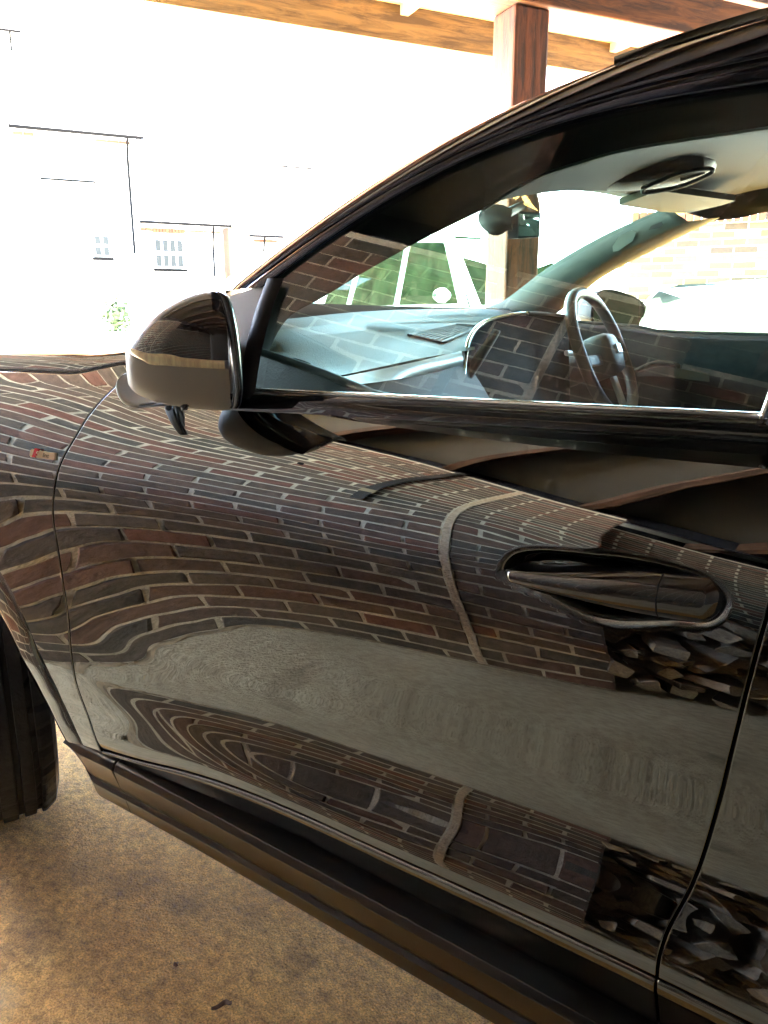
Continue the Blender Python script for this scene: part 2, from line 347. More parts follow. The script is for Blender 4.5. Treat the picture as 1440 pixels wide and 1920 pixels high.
layout.sort(key=lambda q: abs(q[0] - 1.6) * .35 + q[2] * .9)
for q in layout[:300]: place_brick(*q)
def joined_bricks(name, items, mat, parent):        # items: a0,a1,b_front,z ; boxes joined in one mesh with a tone per brick
    V = []; Fc = []; tone = []
    for a0, a1, b, z in items:
        j = rnd.uniform(-.003, .003)
        v, f = box_data(F((a0 + a1) / 2, b - .05 + j, z), WV * (a1 - a0) / 2, MV * .05, (0, 0, .0325)); o = len(V)
        V += v; Fc += [tuple(o + k for k in q) for q in f]; tone += [rnd.random()] * 6
    ob = mesh(name, V, Fc, mat, None, False); at_ = ob.data.attributes.new('tone', 'FLOAT', 'FACE'); at_.data.foreach_set('value', tone)
    tag(ob, kind='stuff'); keep(ob, parent); return ob
joined_bricks('bricks', [(a0, a1, 0., z) for a0, a1, z in layout[300:]], M['brick_joined'], wall)
items = []
for r in range(34):
    z = .0435 + .075 * r; s = -3.0 + (.1125 if r % 2 else 0)
    while s < SK - .01: items.append((s + .005, min(s + .22, SK) - .005, -.46, z)); s += .225
joined_bricks('recess_bricks', items, M['brick_joined'], wall)
# the return face of the corner
items = []
V = []; Fc = []; tone = []
for r in range(34):
    z = .0435 + .075 * r
    for k, (b0, b1) in enumerate(((-.11, -.002), (-.345, -.12), (-.46, -.355)) if r % 2 else ((-.22, -.002), (-.45, -.23))):
        v, f = box_data(F(SK + .045, (b0 + b1) / 2, z), WV * .049, MV * (b1 - b0) / 2 * .98, (0, 0, .0325)); o = len(V)
        V += v; Fc += [tuple(o + q for q in w) for w in f]; tone += [rnd.random()] * 6
ob = mesh('return_bricks', V, Fc, M['brick_joined'], None, False); ob.data.attributes.new('tone', 'FLOAT', 'FACE').data.foreach_set('value', tone); tag(ob, kind='stuff'); keep(ob, wall)
wallpart('return_mortar_bed', SK + .012, SK + .09, -.47, -.1, 0, WTOP - .004, M['mortar'])
# crumbled mortar fillet along the foot of the wall
V = []; nF = 160
for i in range(nF):
    a = SK + (A_END - SK) * i / (nF - 1); h = .008 + .012 * rnd.random(); d = .006 + .014 * rnd.random()
    V += [F(a, -.01, h), F(a, d * .5, h * .6), F(a, d, 0.001)]
keep(mesh('mortar_fillet', V, gridfaces(nF, 3), M['fillet'], None, False), wall)
# strut and conduit on the wall under a rafter
wallpart('conduit', 1.44, 1.475, .002, .035, 1.30, WTOP, M['pipe'])
wallpart('conduit_bracket', 1.435, 1.48, .003, .04, 1.44, 1.50, M['cream'])

# ---- split firewood stacked in the recess
def log_me(seed):
    r = random.Random(seed); k = r.choice((3, 4, 4, 5)); n = k * 3
    ang = sorted(r.uniform(0, 2 * math.pi) for _ in range(k)); ang = [2 * math.pi * i / k + r.uniform(-.35, .35) for i in range(k)]
    rad = [r.uniform(.045, .082) for _ in range(k)]
    pts = np.array([(rad[i] * math.cos(ang[i]), rad[i] * .78 * math.sin(ang[i])) for i in range(k)])
    prof = []
    for i in range(k):                       # round the corners a little
        p0, p1, p2 = pts[i - 1], pts[i], pts[(i + 1) % k]
        prof += [p1 + (p0 - p1) * .26, p1 * .93, p1 + (p2 - p1) * .26]
    V = []; L = r.uniform(.14, .19)
    for y in (-L, -L * .4, L * .4, L):
        tw = r.uniform(-.006, .006); sc = r.uniform(.92, 1.06)
        V += [(p[0] * sc + tw, y + r.uniform(-.006, .006), p[1] * sc + tw) for p in prof]
    f = gridfaces(4, n, False, True); mi = [0] * len(f)
    f += [tuple(range(n))[::-1], tuple(range(3 * n, 4 * n))]; mi += [1, 1]
    me = bpy.data.meshes.new('split_log'); me.from_pydata([tuple(map(float, v)) for v in V], [], f)
    me.materials.append(M['log_side']); me.materials.append(M['log_end']); me.polygons.foreach_set('material_index', mi); me.update(); return me
M['log_side'] = ramp_random(pm('split_wood_side', (.3, .2, .1), .85), [(.20, .155, .11), (.30, .23, .15), (.16, .13, .095), (.26, .20, .135), (.36, .28, .19)], grain=.3, gscale=22)
M['log_end'] = ramp_random(pm('sawn_log_end', (.4, .28, .16), .85), [(.30, .24, .165), (.42, .33, .21), (.24, .19, .13), (.36, .28, .18)], grain=.3, gscale=70)
LM = [log_me(100 + i) for i in range(14)]
for row in range(9):
    for cidx in range(14):
        a = SK - .06 - cidx * .112 - (.05 if row % 2 else 0) + rnd.uniform(-.02, .02); z = .05 + row * .078 + rnd.uniform(-.012, .012)
        if row > 7 and rnd.random() < .45: continue
        lg = bpy.data.objects.new('split_log', LM[rnd.randrange(14)]); col.objects.link(lg)
        lg.location = F(a, -.20 + rnd.uniform(-.08, .09), z)
        lg.rotation_euler = (rnd.uniform(-.22, .22), rnd.uniform(0, 6.28), ANGW + rnd.uniform(-.45, .45)); s = rnd.uniform(.72, 1.12); lg.scale = (s, 1, s)
        tag(lg, 'split firewood log in the pile beside the brick wall, reflected below the door handle', 'log', 'split logs piled in the wall recess')

# ---- carport roof on oak posts
roof = empty('carport_roof', F(2, 3, 2.5), 'timber carport roof with brown beam, cream outriggers, soffit coloured as lit from below and tan fascia above the car', 'roof')
def rpart(name, *q, bev=0.): return fbox(name, *q, roof, bev)
RB1 = 6.3
def rbox(name, a0, a1, b0, b1, z0, z1, mat, bev=0.): return fbox(name, a0, a1, b0, b1, z0, z1, mat, roof, bev)
rbox('roof_board', -3.4, 4.14, -.75, RB1, 2.86, 2.90, M['deck'])
rbox('plate_board', -3.2, 3.5, -.14, -.09, 2.604, 2.858, M['shadow_board'])
rbox('recess_plate_board', -3.2, .75, -.60, -.56, 2.604, 2.858, M['shadow_board'])
for k in range(-6, 5):
    a = .93 + .605 * k
    if a < 3.4: rbox('rafter', a - .026, a + .026, -.085 if a > .7 else -.55, RB1 - .1, 2.63, 2.857, M['oak_rafter'], .004)
for k, (bs, be) in enumerate(((-.2, RB1 - .05),)):
    bmo = lbox('beam', (-(be - bs) / 2, -.11, -.12), ((be - bs) / 2, .11, .12), M['oak_beam'], .008)
    bmo.location = F(3.62, (bs + be) / 2, 2.65); bmo.rotation_euler = (0, 0, math.atan2(MV[1], MV[0])); keep(bmo, roof)
    fo = lbox('fascia_board', (-(be - bs) / 2 - .1, -.018, -.16), ((be - bs) / 2 + .1, .018, .16), M['fascia'], .003)
    fo.location = F(4.17, (bs + be) / 2, 2.69); fo.rotation_euler = (0, 0, math.atan2(MV[1], MV[0])); keep(fo, roof)
    so = lbox('lit_soffit_strip', (-(be - bs) / 2, -.05, -.022), ((be - bs) / 2, .05, .022), M['cream'], .003)  # cream colour imitates ground light on the beam's underside
    so.location = F(3.80, (bs + be) / 2, 2.60); so.rotation_euler = (0, 0, math.atan2(MV[1], MV[0])); keep(so, roof)
    so2 = lbox('lit_soffit_strip', (-(be - bs) / 2, -.04, -.02), ((be - bs) / 2, .04, .02), M['cream'], .003)
    so2.location = F(4.10, (bs + be) / 2, 2.70); so2.rotation_euler = (0, 0, math.atan2(MV[1], MV[0])); keep(so2, roof)
for b in np.arange(.16, RB1 - .2, .62): rbox('outrigger', 3.73, 4.148, b - .022, b + .022, 2.64, 2.74, M['cream'], .003)
def post(a, b, label, w=.088):
    p = lbox('oak_post', (-w, -w, -1.265), (w, w, 1.265), M['oak_post'], .012); p.location = F(a, b, 1.265); p.rotation_euler = (0, 0, ANGW)
    tag(p, label, 'post'); return p
post(3.62, 2.945, 'red brown oak post rising behind the car to the roof beam')
for (a, b) in ((3.62, 6.1), (3.62, .09)):
    pass
# closed back of the carport
bk = fbox('rear_wall', -3.35, -3.2, -.7, RB1, 0, 2.85, pm('dark_boarded_wall', (.05, .045, .04), .9)); tag(bk, 'dark boarded wall closing the back of the carport', 'wall')

sw_ = fbox('shade_screen', -3.2, 2.3, RB1 - .1, RB1 + .05, 0, 2.85, pm('dark_shade_screen', (.05, .045, .04), .9)); tag(sw_, 'dark screen added at the far side to shade the rear of the carport', 'wall')  # unseen screen, added to block light and darken the rear of the bay
# ---- things lying on the concrete
M['leaf'] = pm('dry_brown_leaf', (.12, .06, .03), .8, var=.4, vscale=60)
def ground_at(px, py): d = ray(px, py); return CAM + d * (-(CAM[2] - .006) / d[2])
g0 = ground_at(418, 1893); V = []
for i in range(9):
    t = i / 8; w_ = .006 * math.sin(math.pi * min(.97, t + .03)) ** .7
    p = g0 + np.array([.026 * (t - .5) + .008 * math.sin(4 * t), .032 * (t - .5), .004 + .012 * math.sin(3.3 * t) ** 2])
    for k in (-1, 0, 1): V.append(p + np.array([-w_ * k * .7, w_ * k * .7, .006 * abs(k)]))
lf = surf('dead_leaf', np.array(V).reshape(9, 3, 3), M['leaf'], thick=.0012); tag(lf, 'curled dark dead leaf on the concrete near the bottom edge', 'leaf')
g1 = ground_at(330, 1812)
V = [g1 + np.array([.009 * math.cos(q) * rnd.uniform(.4, 1), .009 * math.sin(q) * rnd.uniform(.4, 1), rnd.uniform(0, .008)]) for q in np.linspace(0, 6.28, 9)[:-1]] + [g1 + np.array([0, 0, .01])]
sc = mesh('leaf_scrap', V, [(i, (i + 1) % 8, 8) for i in range(8)], M['leaf'], smooth=False); tag(sc, 'small black leaf scrap alone on the brown concrete', 'leaf')
# ================================================================== BACKGROUND
M['house_brick'] = pm('pale_house_brick', (.45, .33, .22), .9, var=.2, vscale=3)
M['render'] = pm('cream_render', (.72, .68, .6), .9, var=.06)
M['roof_tile'] = pm('grey_roof_tile', (.36, .33, .3), .85, var=.25, vscale=4)
M['gutter'] = pm('black_gutter_plastic', (.0035, .0033, .003), .8, Specular_IOR_Level=.05)
M['white_frame'] = pm('white_window_frame', (.8, .8, .78), .4)
M['pane'] = pm('dark_window_pane', (.015, .016, .0145), .3, Specular_IOR_Level=.1)
M['orange_brick'] = ramp_random(pm('orange_brick', (.4, .15, .05), .9), [(.07, .018, .003), (.10, .026, .005), (.05, .014, .003), (.09, .03, .006)])
M['yellow_brick'] = ramp_random(pm('yellow_stock_brick', (.3, .2, .1), .9), [(.04, .019, .0045), (.09, .058, .02), (.022, .008, .0035), (.15, .10, .045), (.05, .027, .009)])
M['hedge'] = pm('leaf_green', (.022, .042, .006), .8, var=.4, vscale=30)
def bz(px, py, A): p = atA(px, py, A); return (p - O0) @ MV, p[2]
def house(name, label, A, eave_l, eave_r, depth, ridge, windows, pipes, courses, wallmat, dark_strips=()):
    b0, ze = bz(*eave_l, A); b1, _ = bz(*eave_r, A)
    h = empty(name, F(A, (b0 + b1) / 2, gz(A)), label, 'house', rz=ANGW)
    def hp(nm, a0, a1, p, q, z0, z1, mat, bev=0., par=None):
        ob = fbox(nm, a0, a1, p, q, z0, z1, mat, None, bev); keep(ob, par or h); return ob
    hp('wall', A, A + depth, b0 + .15, b1 - .15, gz(A) - .3, ze - .05, wallmat)
    V = [F(A - .25, b0, ze), F(A - .25, b1, ze), F(A + depth / 2, b0, ze + ridge), F(A + depth / 2, b1, ze + ridge), F(A + depth + .25, b0, ze), F(A + depth + .25, b1, ze)]
    V += [v - np.array([0, 0, .08]) for v in V]
    keep(mesh('roof', V, [(0, 1, 3, 2), (2, 3, 5, 4), (6, 8, 9, 7), (8, 10, 11, 9), (0, 6, 7, 1), (0, 2, 8, 6), (2, 4, 10, 8), (1, 7, 9, 3), (3, 9, 11, 5), (4, 5, 11, 10)], M['roof_tile'], None, False), h)
    keep(tube('gutter', [F(A - .32, b0 - .05, ze - .04), F(A - .32, b1 + .05, ze - .04)], .042, M['gutter']), h)
    for (p0, p1) in pipes:
        bb0, z0 = bz(*p0, A); bb1, z1 = bz(*p1, A)
        keep(tube('downpipe', [F(A - .3, bb0, ze - .05), F(A - .08, bb0, ze - .5), F(A - .08, bb0, max(z1, gz(A)))], .034, M['gutter']), h)
    for (x0, y0, x1, y1, nx, ny) in windows:
        q0, z1 = bz(x0, y0, A); q1, z0 = bz(x1, y1, A)
        wd = hp('window', A - .05, A + .05, q0, q1, z0, z1, M['white_frame'], .01)
        for i in range(nx):
            for j in range(ny):
                pw = (q1 - q0) / nx; ph = (z1 - z0) / ny
                hp('pane', A - .058, A - .04, q0 + pw * (i + .14), q0 + pw * (i + .86), z0 + ph * (j + .12), z0 + ph * (j + .88), M['pane'], par=wd)
        hp('sill', A - .14, A + .02, q0 - .06, q1 + .06, z0 - .09, z0 - .02, M['gutter'])
    for (x0, y0, x1, y1, soldier) in courses:
        q0, z1 = bz(x0, y0, A); q1, z0 = bz(x1, y1, A); n = max(2, int((q1 - q0) / (.085 if soldier else .24)))
        for i in range(n):
            t0 = q0 + (q1 - q0) * i / n; t1 = q0 + (q1 - q0) * (i + 1) / n
            hp('brick', A - .12, A + .01, t0 + .008, t1 - .008, z0, z1, M['orange_brick'])
    for (x0, y0, x1, y1) in dark_strips:
        q0, z1 = bz(x0, y0, A); q1, z0 = bz(x1, y1, A); hp('dark_strip', A - .09, A + .01, q0, q1, z1 - .02, z1 + .02, M['gutter'])  # black strips: a painted lintel shadow on one house, a roof edge on another
    return h
house('house', 'tall pale brick house with dark gutter and downpipe at the far left', 22, (20, 238), (262, 262), 7, 2.6,
      [(174, 440, 208, 482, 2, 2)], [((236, 262), (246, 476))], [(22, 247, 64, 257, False), (178, 262, 244, 272, False)], M['render'], [(75, 335, 180, 345)])
house('house', 'low pale house with soldier brick course above its window beside the bonnet', 25, (258, 415), (426, 428), 6, 2.4,
      [(288, 446, 346, 504, 4, 2)], [((397, 428), (397, 520))], [(259, 427, 285, 434, False), (285, 428, 346, 439, True), (346, 432, 414, 438, False)], M['render'])
house('house', 'pale house with dark gutter partly hidden behind the windscreen pillar', 27, (466, 441), (900, 470), 6, 2.2, [(540, 470, 600, 520, 3, 2)], [((492, 440), (492, 470)), ((846, 462), (846, 500))],
      [(474, 449, 520, 456, False), (800, 470, 880, 477, False)], M['render'])
house('house', 'tall pale house with long dark eaves line above the car roof pillar', 40, (514, 311), (652, 325), 7, 2.2, [(540, 350, 560, 372, 2, 1)], [], [], M['render'], [(535, 375, 600, 381)])
house('house', 'distant roof corner with dark gutter at the top left', 32, (-160, 36), (34, 37), 7, 3., [], [((18, 60), (22, 135))], [], M['render'])
# brick pier of the passage between the houses
pw = fbox('brick_pier', 25.6, 26.4, bz(428, 430, 25.6)[0], bz(446, 430, 25.6)[0], 0, bz(436, 425, 25.6)[1], M['yellow_brick']); tag(pw, 'yellow brick pier between the low house and the pillar', 'pier')

# garden wall with a brick-on-edge coping, seen through the far side window
gw = empty('garden_wall', atT(1300, 600, 9) * np.array([1, 1, 0]), 'yellow stock brick garden wall with brick on edge coping behind the car', 'wall')
def wxy(px, zt): d = ray(px, 420); t = 9.0; return (CAM + d * t / math.hypot(d[0], d[1]))[:2]
GA = np.array([*wxy(1185, 0), 0]); GB = np.array([*wxy(1560, 0), 0]); GL = np.linalg.norm(GB - GA); GU = (GB - GA) / GL; GN = np.array([GU[1], -GU[0], 0])
if GN @ (CAM - GA) < 0: GN = -GN
ztop = CAM[2] + 9 * (ray(1300, 420)[2] / math.hypot(*ray(1300, 420)[:2]))
keep(box('mortar_bed', GA + GU * GL / 2 + np.array([0, 0, ztop / 2]) - GN * .06, GU * GL / 2, GN * .05, (0, 0, ztop / 2), M['mortar']), gw)
bme = []
for i in range(3):
    V, f = box_data((0, 0, 0), (.107, 0, 0), (0, .05, 0), (0, 0, .032)); me = bpy.data.meshes.new('brick'); me.from_pydata([tuple(v) for v in V], [], f); me.materials.append(M['yellow_brick']); bme.append(me)
angG = math.atan2(GU[1], GU[0])
V2, f2 = box_data((0, 0, 0), (.0325, 0, 0), (0, .13, 0), (0, 0, .06)); cme = bpy.data.meshes.new('brick'); cme.from_pydata([tuple(v) for v in V2], [], f2); cme.materials.append(M['orange_brick'])
k = 0
for i in range(int(GL / .075)):
    ob = bpy.data.objects.new('coping_brick', cme); col.objects.link(ob); ob.location = GA + GU * (.04 + .075 * i) + np.array([0, 0, ztop + .065]) - GN * .04; ob.rotation_euler = (0, 0, angG); keep(ob, gw)
Vj = []; Fj = []; tj = []
for r in range(26):
    z = ztop - .045 - .075 * r
    if z < .1: break
    s = -.1125 if r % 2 else 0.
    while s < GL - .1:
        a = s + .1125; p = GA + GU * a + np.array([0, 0, z])
        big = r < 13 and k < 300
        if big:
            ob = bpy.data.objects.new('brick', bme[k % 3]); col.objects.link(ob); ob.location = p - GN * .05 + GN * rnd.uniform(-.003, .004); ob.rotation_euler = (0, 0, angG); keep(ob, gw); k += 1
        else:
            v, f = box_data(p - GN * .05, GU * .107, GN * .05, (0, 0, .032)); o = len(Vj); Vj += v; Fj += [tuple(o + x for x in q) for q in f]; tj += [rnd.random()] * 6
        s += .225
M['yellow_joined'] = ramp_random(pm('yellow_stock_brick_joined', (.3, .2, .1), .9), [(.04, .019, .0045), (.09, .058, .02), (.022, .008, .0035), (.15, .10, .045), (.05, .027, .009)], attr=True)
ob = mesh('bricks', Vj, Fj, M['yellow_joined'], None, False); ob.data.attributes.new('tone', 'FLOAT', 'FACE').data.foreach_set('value', tj); tag(ob, kind='stuff'); keep(ob, gw)

# planter shrub and lamp-like pieces left of the mirror
def leaf_cloud(name, c, rx, rz, n, mat, size, parent=None):
    V = []; Fc = []
    for i in range(n):
        d = np.array([rnd.gauss(0, 1) for _ in range(3)]); d /= np.linalg.norm(d); p = c + d * rnd.uniform(.45, 1) * np.array([rx, rx, rz])
        a = np.array([rnd.gauss(0, 1) for _ in range(3)]); a /= np.linalg.norm(a); b_ = np.cross(a, d); b_ /= np.linalg.norm(b_) + 1e-6
        o = len(V); V += [p - a * size, p + b_ * size * .5, p + a * size, p - b_ * size * .5]; Fc.append((o, o + 1, o + 2, o + 3))
    return mesh(name, V, Fc, mat, parent, False)
pb = atT(218, 640, 9.); pb[2] = gz(9)
sh = empty('potted_shrub', pb, 'leafy green shrub in a pale tub beyond the bonnet', 'shrub')
top = atT(218, 590, 9.)
keep(leaf_cloud('foliage', top, .17, .24, 420, M['hedge'], .035), sh)
Vt = []
for z_, r_ in ((0, .13), (.3, .17), (top[2] - pb[2] - .2, .19)):
    for q in range(12): Vt.append(pb + np.array([r_ * math.cos(q * math.pi / 6), r_ * math.sin(q * math.pi / 6), z_]))
keep(mesh('tub', Vt, gridfaces(3, 12, False, True), M['render']), sh)
# bollard whose top shows over the bonnet
bp_ = atT(118, 637, 5.2); 
Vb = [];
for z_, r_ in ((0, .055), (bp_[2] - .0, .055), (bp_[2] + .02, .045), (bp_[2] + .032, .02), (bp_[2] + .036, .001)):
    for q in range(14): Vb.append(np.array([bp_[0], bp_[1], 0]) + np.array([r_ * math.cos(q * math.pi / 7), r_ * math.sin(q * math.pi / 7), z_]))
bo = mesh('bollard', Vb, gridfaces(5, 14, False, True), pm('brown_bollard_paint', (.05, .03, .015), .6)); tag(bo, 'brown round topped bollard just showing over the bonnet', 'bollard')

# ---- parked cars outside
def outside_car(label, origin, heading, L=4.5, Wd=1.85, H=1.68, paint=None, glass=None):
    root = empty('parked_car', origin, label, 'car', rz=heading)
    prof = [(-.5, .55, .62), (-.49, .36, .80), (-.44, .30, .92), (-.30, .27, 1.0), (-.22, .27, 1.04), (-.05, .26, 1.04), (.2, .26, 1.06), (.40, .27, 1.05), (.47, .30, 1.0), (.495, .4, .9), (.5, .55, .7)]
    P = []
    for (t, zb, zs) in prof:
        hw = Wd / 2 * (1 - .55 * max(0, abs(t) - .40) * 3.2); row = []
        for (fy, fz) in ((-.86, 0), (-.98, .15), (-1, .45), (-.99, .7), (-.93, .93), (-.85, 1), (0, 1.02), (.85, 1), (.93, .93), (.99, .7), (1, .45), (.98, .15), (.86, 0)):
            row.append((t * L, fy * hw, zb + (zs - zb) * fz))
        P.append(row)
    surf('body', P, paint, root)
    cab = [(-.22, 1.03, .0), (-.10, H - .10, .13), (-.02, H - .02, .16), (.12, H, .17), (.30, H - .03, .17), (.40, H - .14, .15), (.47, 1.03, .02)]
    def hw(z): return Wd / 2 * (.92 - .22 * (z - 1.0) / (H - 1))
    P = []
    for (t, z, _) in cab:
        h0 = hw(z); P.append([(t * L, -h0, z - .02), (t * L, -h0 * .9, z + .01), (t * L, 0, z + .03), (t * L, h0 * .9, z + .01), (t * L, h0, z - .02)])
    surf('roof', P, paint, root)
    sgl = glass or M['outside_glass']
    for sd_ in (-1, 1):
        for nm, poly in (('side_window', [(-.17, 1.08), (-.075, H - .12), (.055, H - .07), (.05, 1.08)]), ('side_window', [(.075, 1.08), (.08, H - .07), (.25, H - .09), (.27, 1.08)]), ('quarter_window', [(.295, 1.08), (.28, H - .1), (.37, H - .17), (.41, 1.12)])):
            V = [(t * L, sd_ * (hw(z) + .004), z) for t, z in poly]; mesh(nm, V, [tuple(range(len(V)))], sgl, root, False)
        V = [(t * L, sd_ * (hw(z) - .004), z) for t, z in [(-.21, 1.03)] + [(c[0], c[1] - .01) for c in cab[1:-1]] + [(.46, 1.03)]]
        mesh('side_frame', V, [tuple(range(len(V)))], M['pale_frame'], root, False)
        V = []; cx = -.155 * L
        for i in range(6):
            for q in range(10):
                rr = .075 * math.sin(math.pi * (i + .6) / 6.4); V.append((cx + rr * 1.25 * math.cos(q * .628), sd_ * (hw(1.1) + .06 + .2 * i / 5), 1.16 + rr * math.sin(q * .628)))
        mesh('door_mirror', V, gridfaces(6, 10, False, True), paint, root)
        for t in (-.33, .31):
            wl = bpy.data.objects.new('wheel', None); col.objects.link(wl); wl.parent = root; wl.location = (t * L, sd_ * (Wd / 2 - .11), .345)
            V = [];
            for (y, r_) in ((-.11, .2), (-.11, .31), (-.08, .34), (.08, .34), (.11, .31), (.11, .2)):
                for q in range(20): V.append((r_ * math.cos(q * math.pi / 10), y, r_ * math.sin(q * math.pi / 10)))
            mesh('tyre', V, gridfaces(6, 20, False, True), M['rubber'], wl)
            V, Fc = [], []
            for q in range(7):
                a_ = q * 2 * math.pi / 7; v, f = box_data((.11 * math.cos(a_), sd_ * .09, .11 * math.sin(a_)), (.1 * math.cos(a_), 0, .1 * math.sin(a_)), (0, .012, 0), (-.022 * math.sin(a_), 0, .022 * math.cos(a_))); o = len(V); V += v; Fc += [tuple(o + x for x in g) for g in f]
            mesh('rim', V, Fc, M['rim'], wl, False)
        mesh('headlight', [(-.485 * L, sd_ * .52 * Wd / 2, .72), (-.482 * L, sd_ * .78 * Wd / 2, .74), (-.478 * L, sd_ * .78 * Wd / 2, .84), (-.482 * L, sd_ * .52 * Wd / 2, .82)], [(0, 1, 2, 3)], M['pane'], root, False)
        lm = mesh('tail_light', [(.502 * L, sd_ * .6 * Wd / 2, .85), (.490 * L, sd_ * .88 * Wd / 2, .85), (.488 * L, sd_ * .88 * Wd / 2, .98), (.499 * L, sd_ * .6 * Wd / 2, .98)], [(0, 1, 2, 3)], M['red_lens'], root, False)
    ws = [(-.225 * L, -hw(1.04) * .9, 1.05), (-.225 * L, hw(1.04) * .9, 1.05), (-.085 * L, hw(H) * .92, H - .06), (-.085 * L, -hw(H) * .92, H - .06)]
    mesh('windscreen', [(x - .012, y, z + .012) for x, y, z in ws], [(0, 1, 2, 3)], sgl, root, False)
    rs = [(.468 * L, -hw(1.04) * .88, 1.07), (.468 * L, hw(1.04) * .88, 1.07), (.405 * L, hw(H) * .9, H - .13), (.405 * L, -hw(H) * .9, H - .13)]
    mesh('rear_window', [(x + .012, y, z + .012) for x, y, z in rs], [(0, 1, 2, 3)], sgl, root, False)
    mesh('underside', [(-.46 * L, -.8, .3), (.46 * L, -.8, .3), (.46 * L, .8, .3), (-.46 * L, .8, .3)], [(0, 1, 2, 3)], M['void'], root, False)
    return root
M['white_paint'] = pm('white_car_paint', (.8, .8, .78), .25, Coat_Weight=.6)
M['silver_paint'] = pm('pale_silver_car_paint', (.55, .58, .56), .3, metal=.2, Coat_Weight=.6)
M['outside_glass'] = pm('green_tinted_car_window', (.0015, .0024, .0013), .8, c2=(.006, .009, .0045), vscale=5, Specular_IOR_Level=0.)
M['pale_frame'] = pm('pale_window_surround', (.06, .08, .065), .5)
M['red_lens'] = pm('red_tail_lens', (.3, .02, .01), .2)
M['pale_glass'] = pm('pale_car_window', (.012, .014, .011), .8, c2=(.03, .034, .027), vscale=3, Specular_IOR_Level=0.)  # paler mottled tint than the other cars' windows

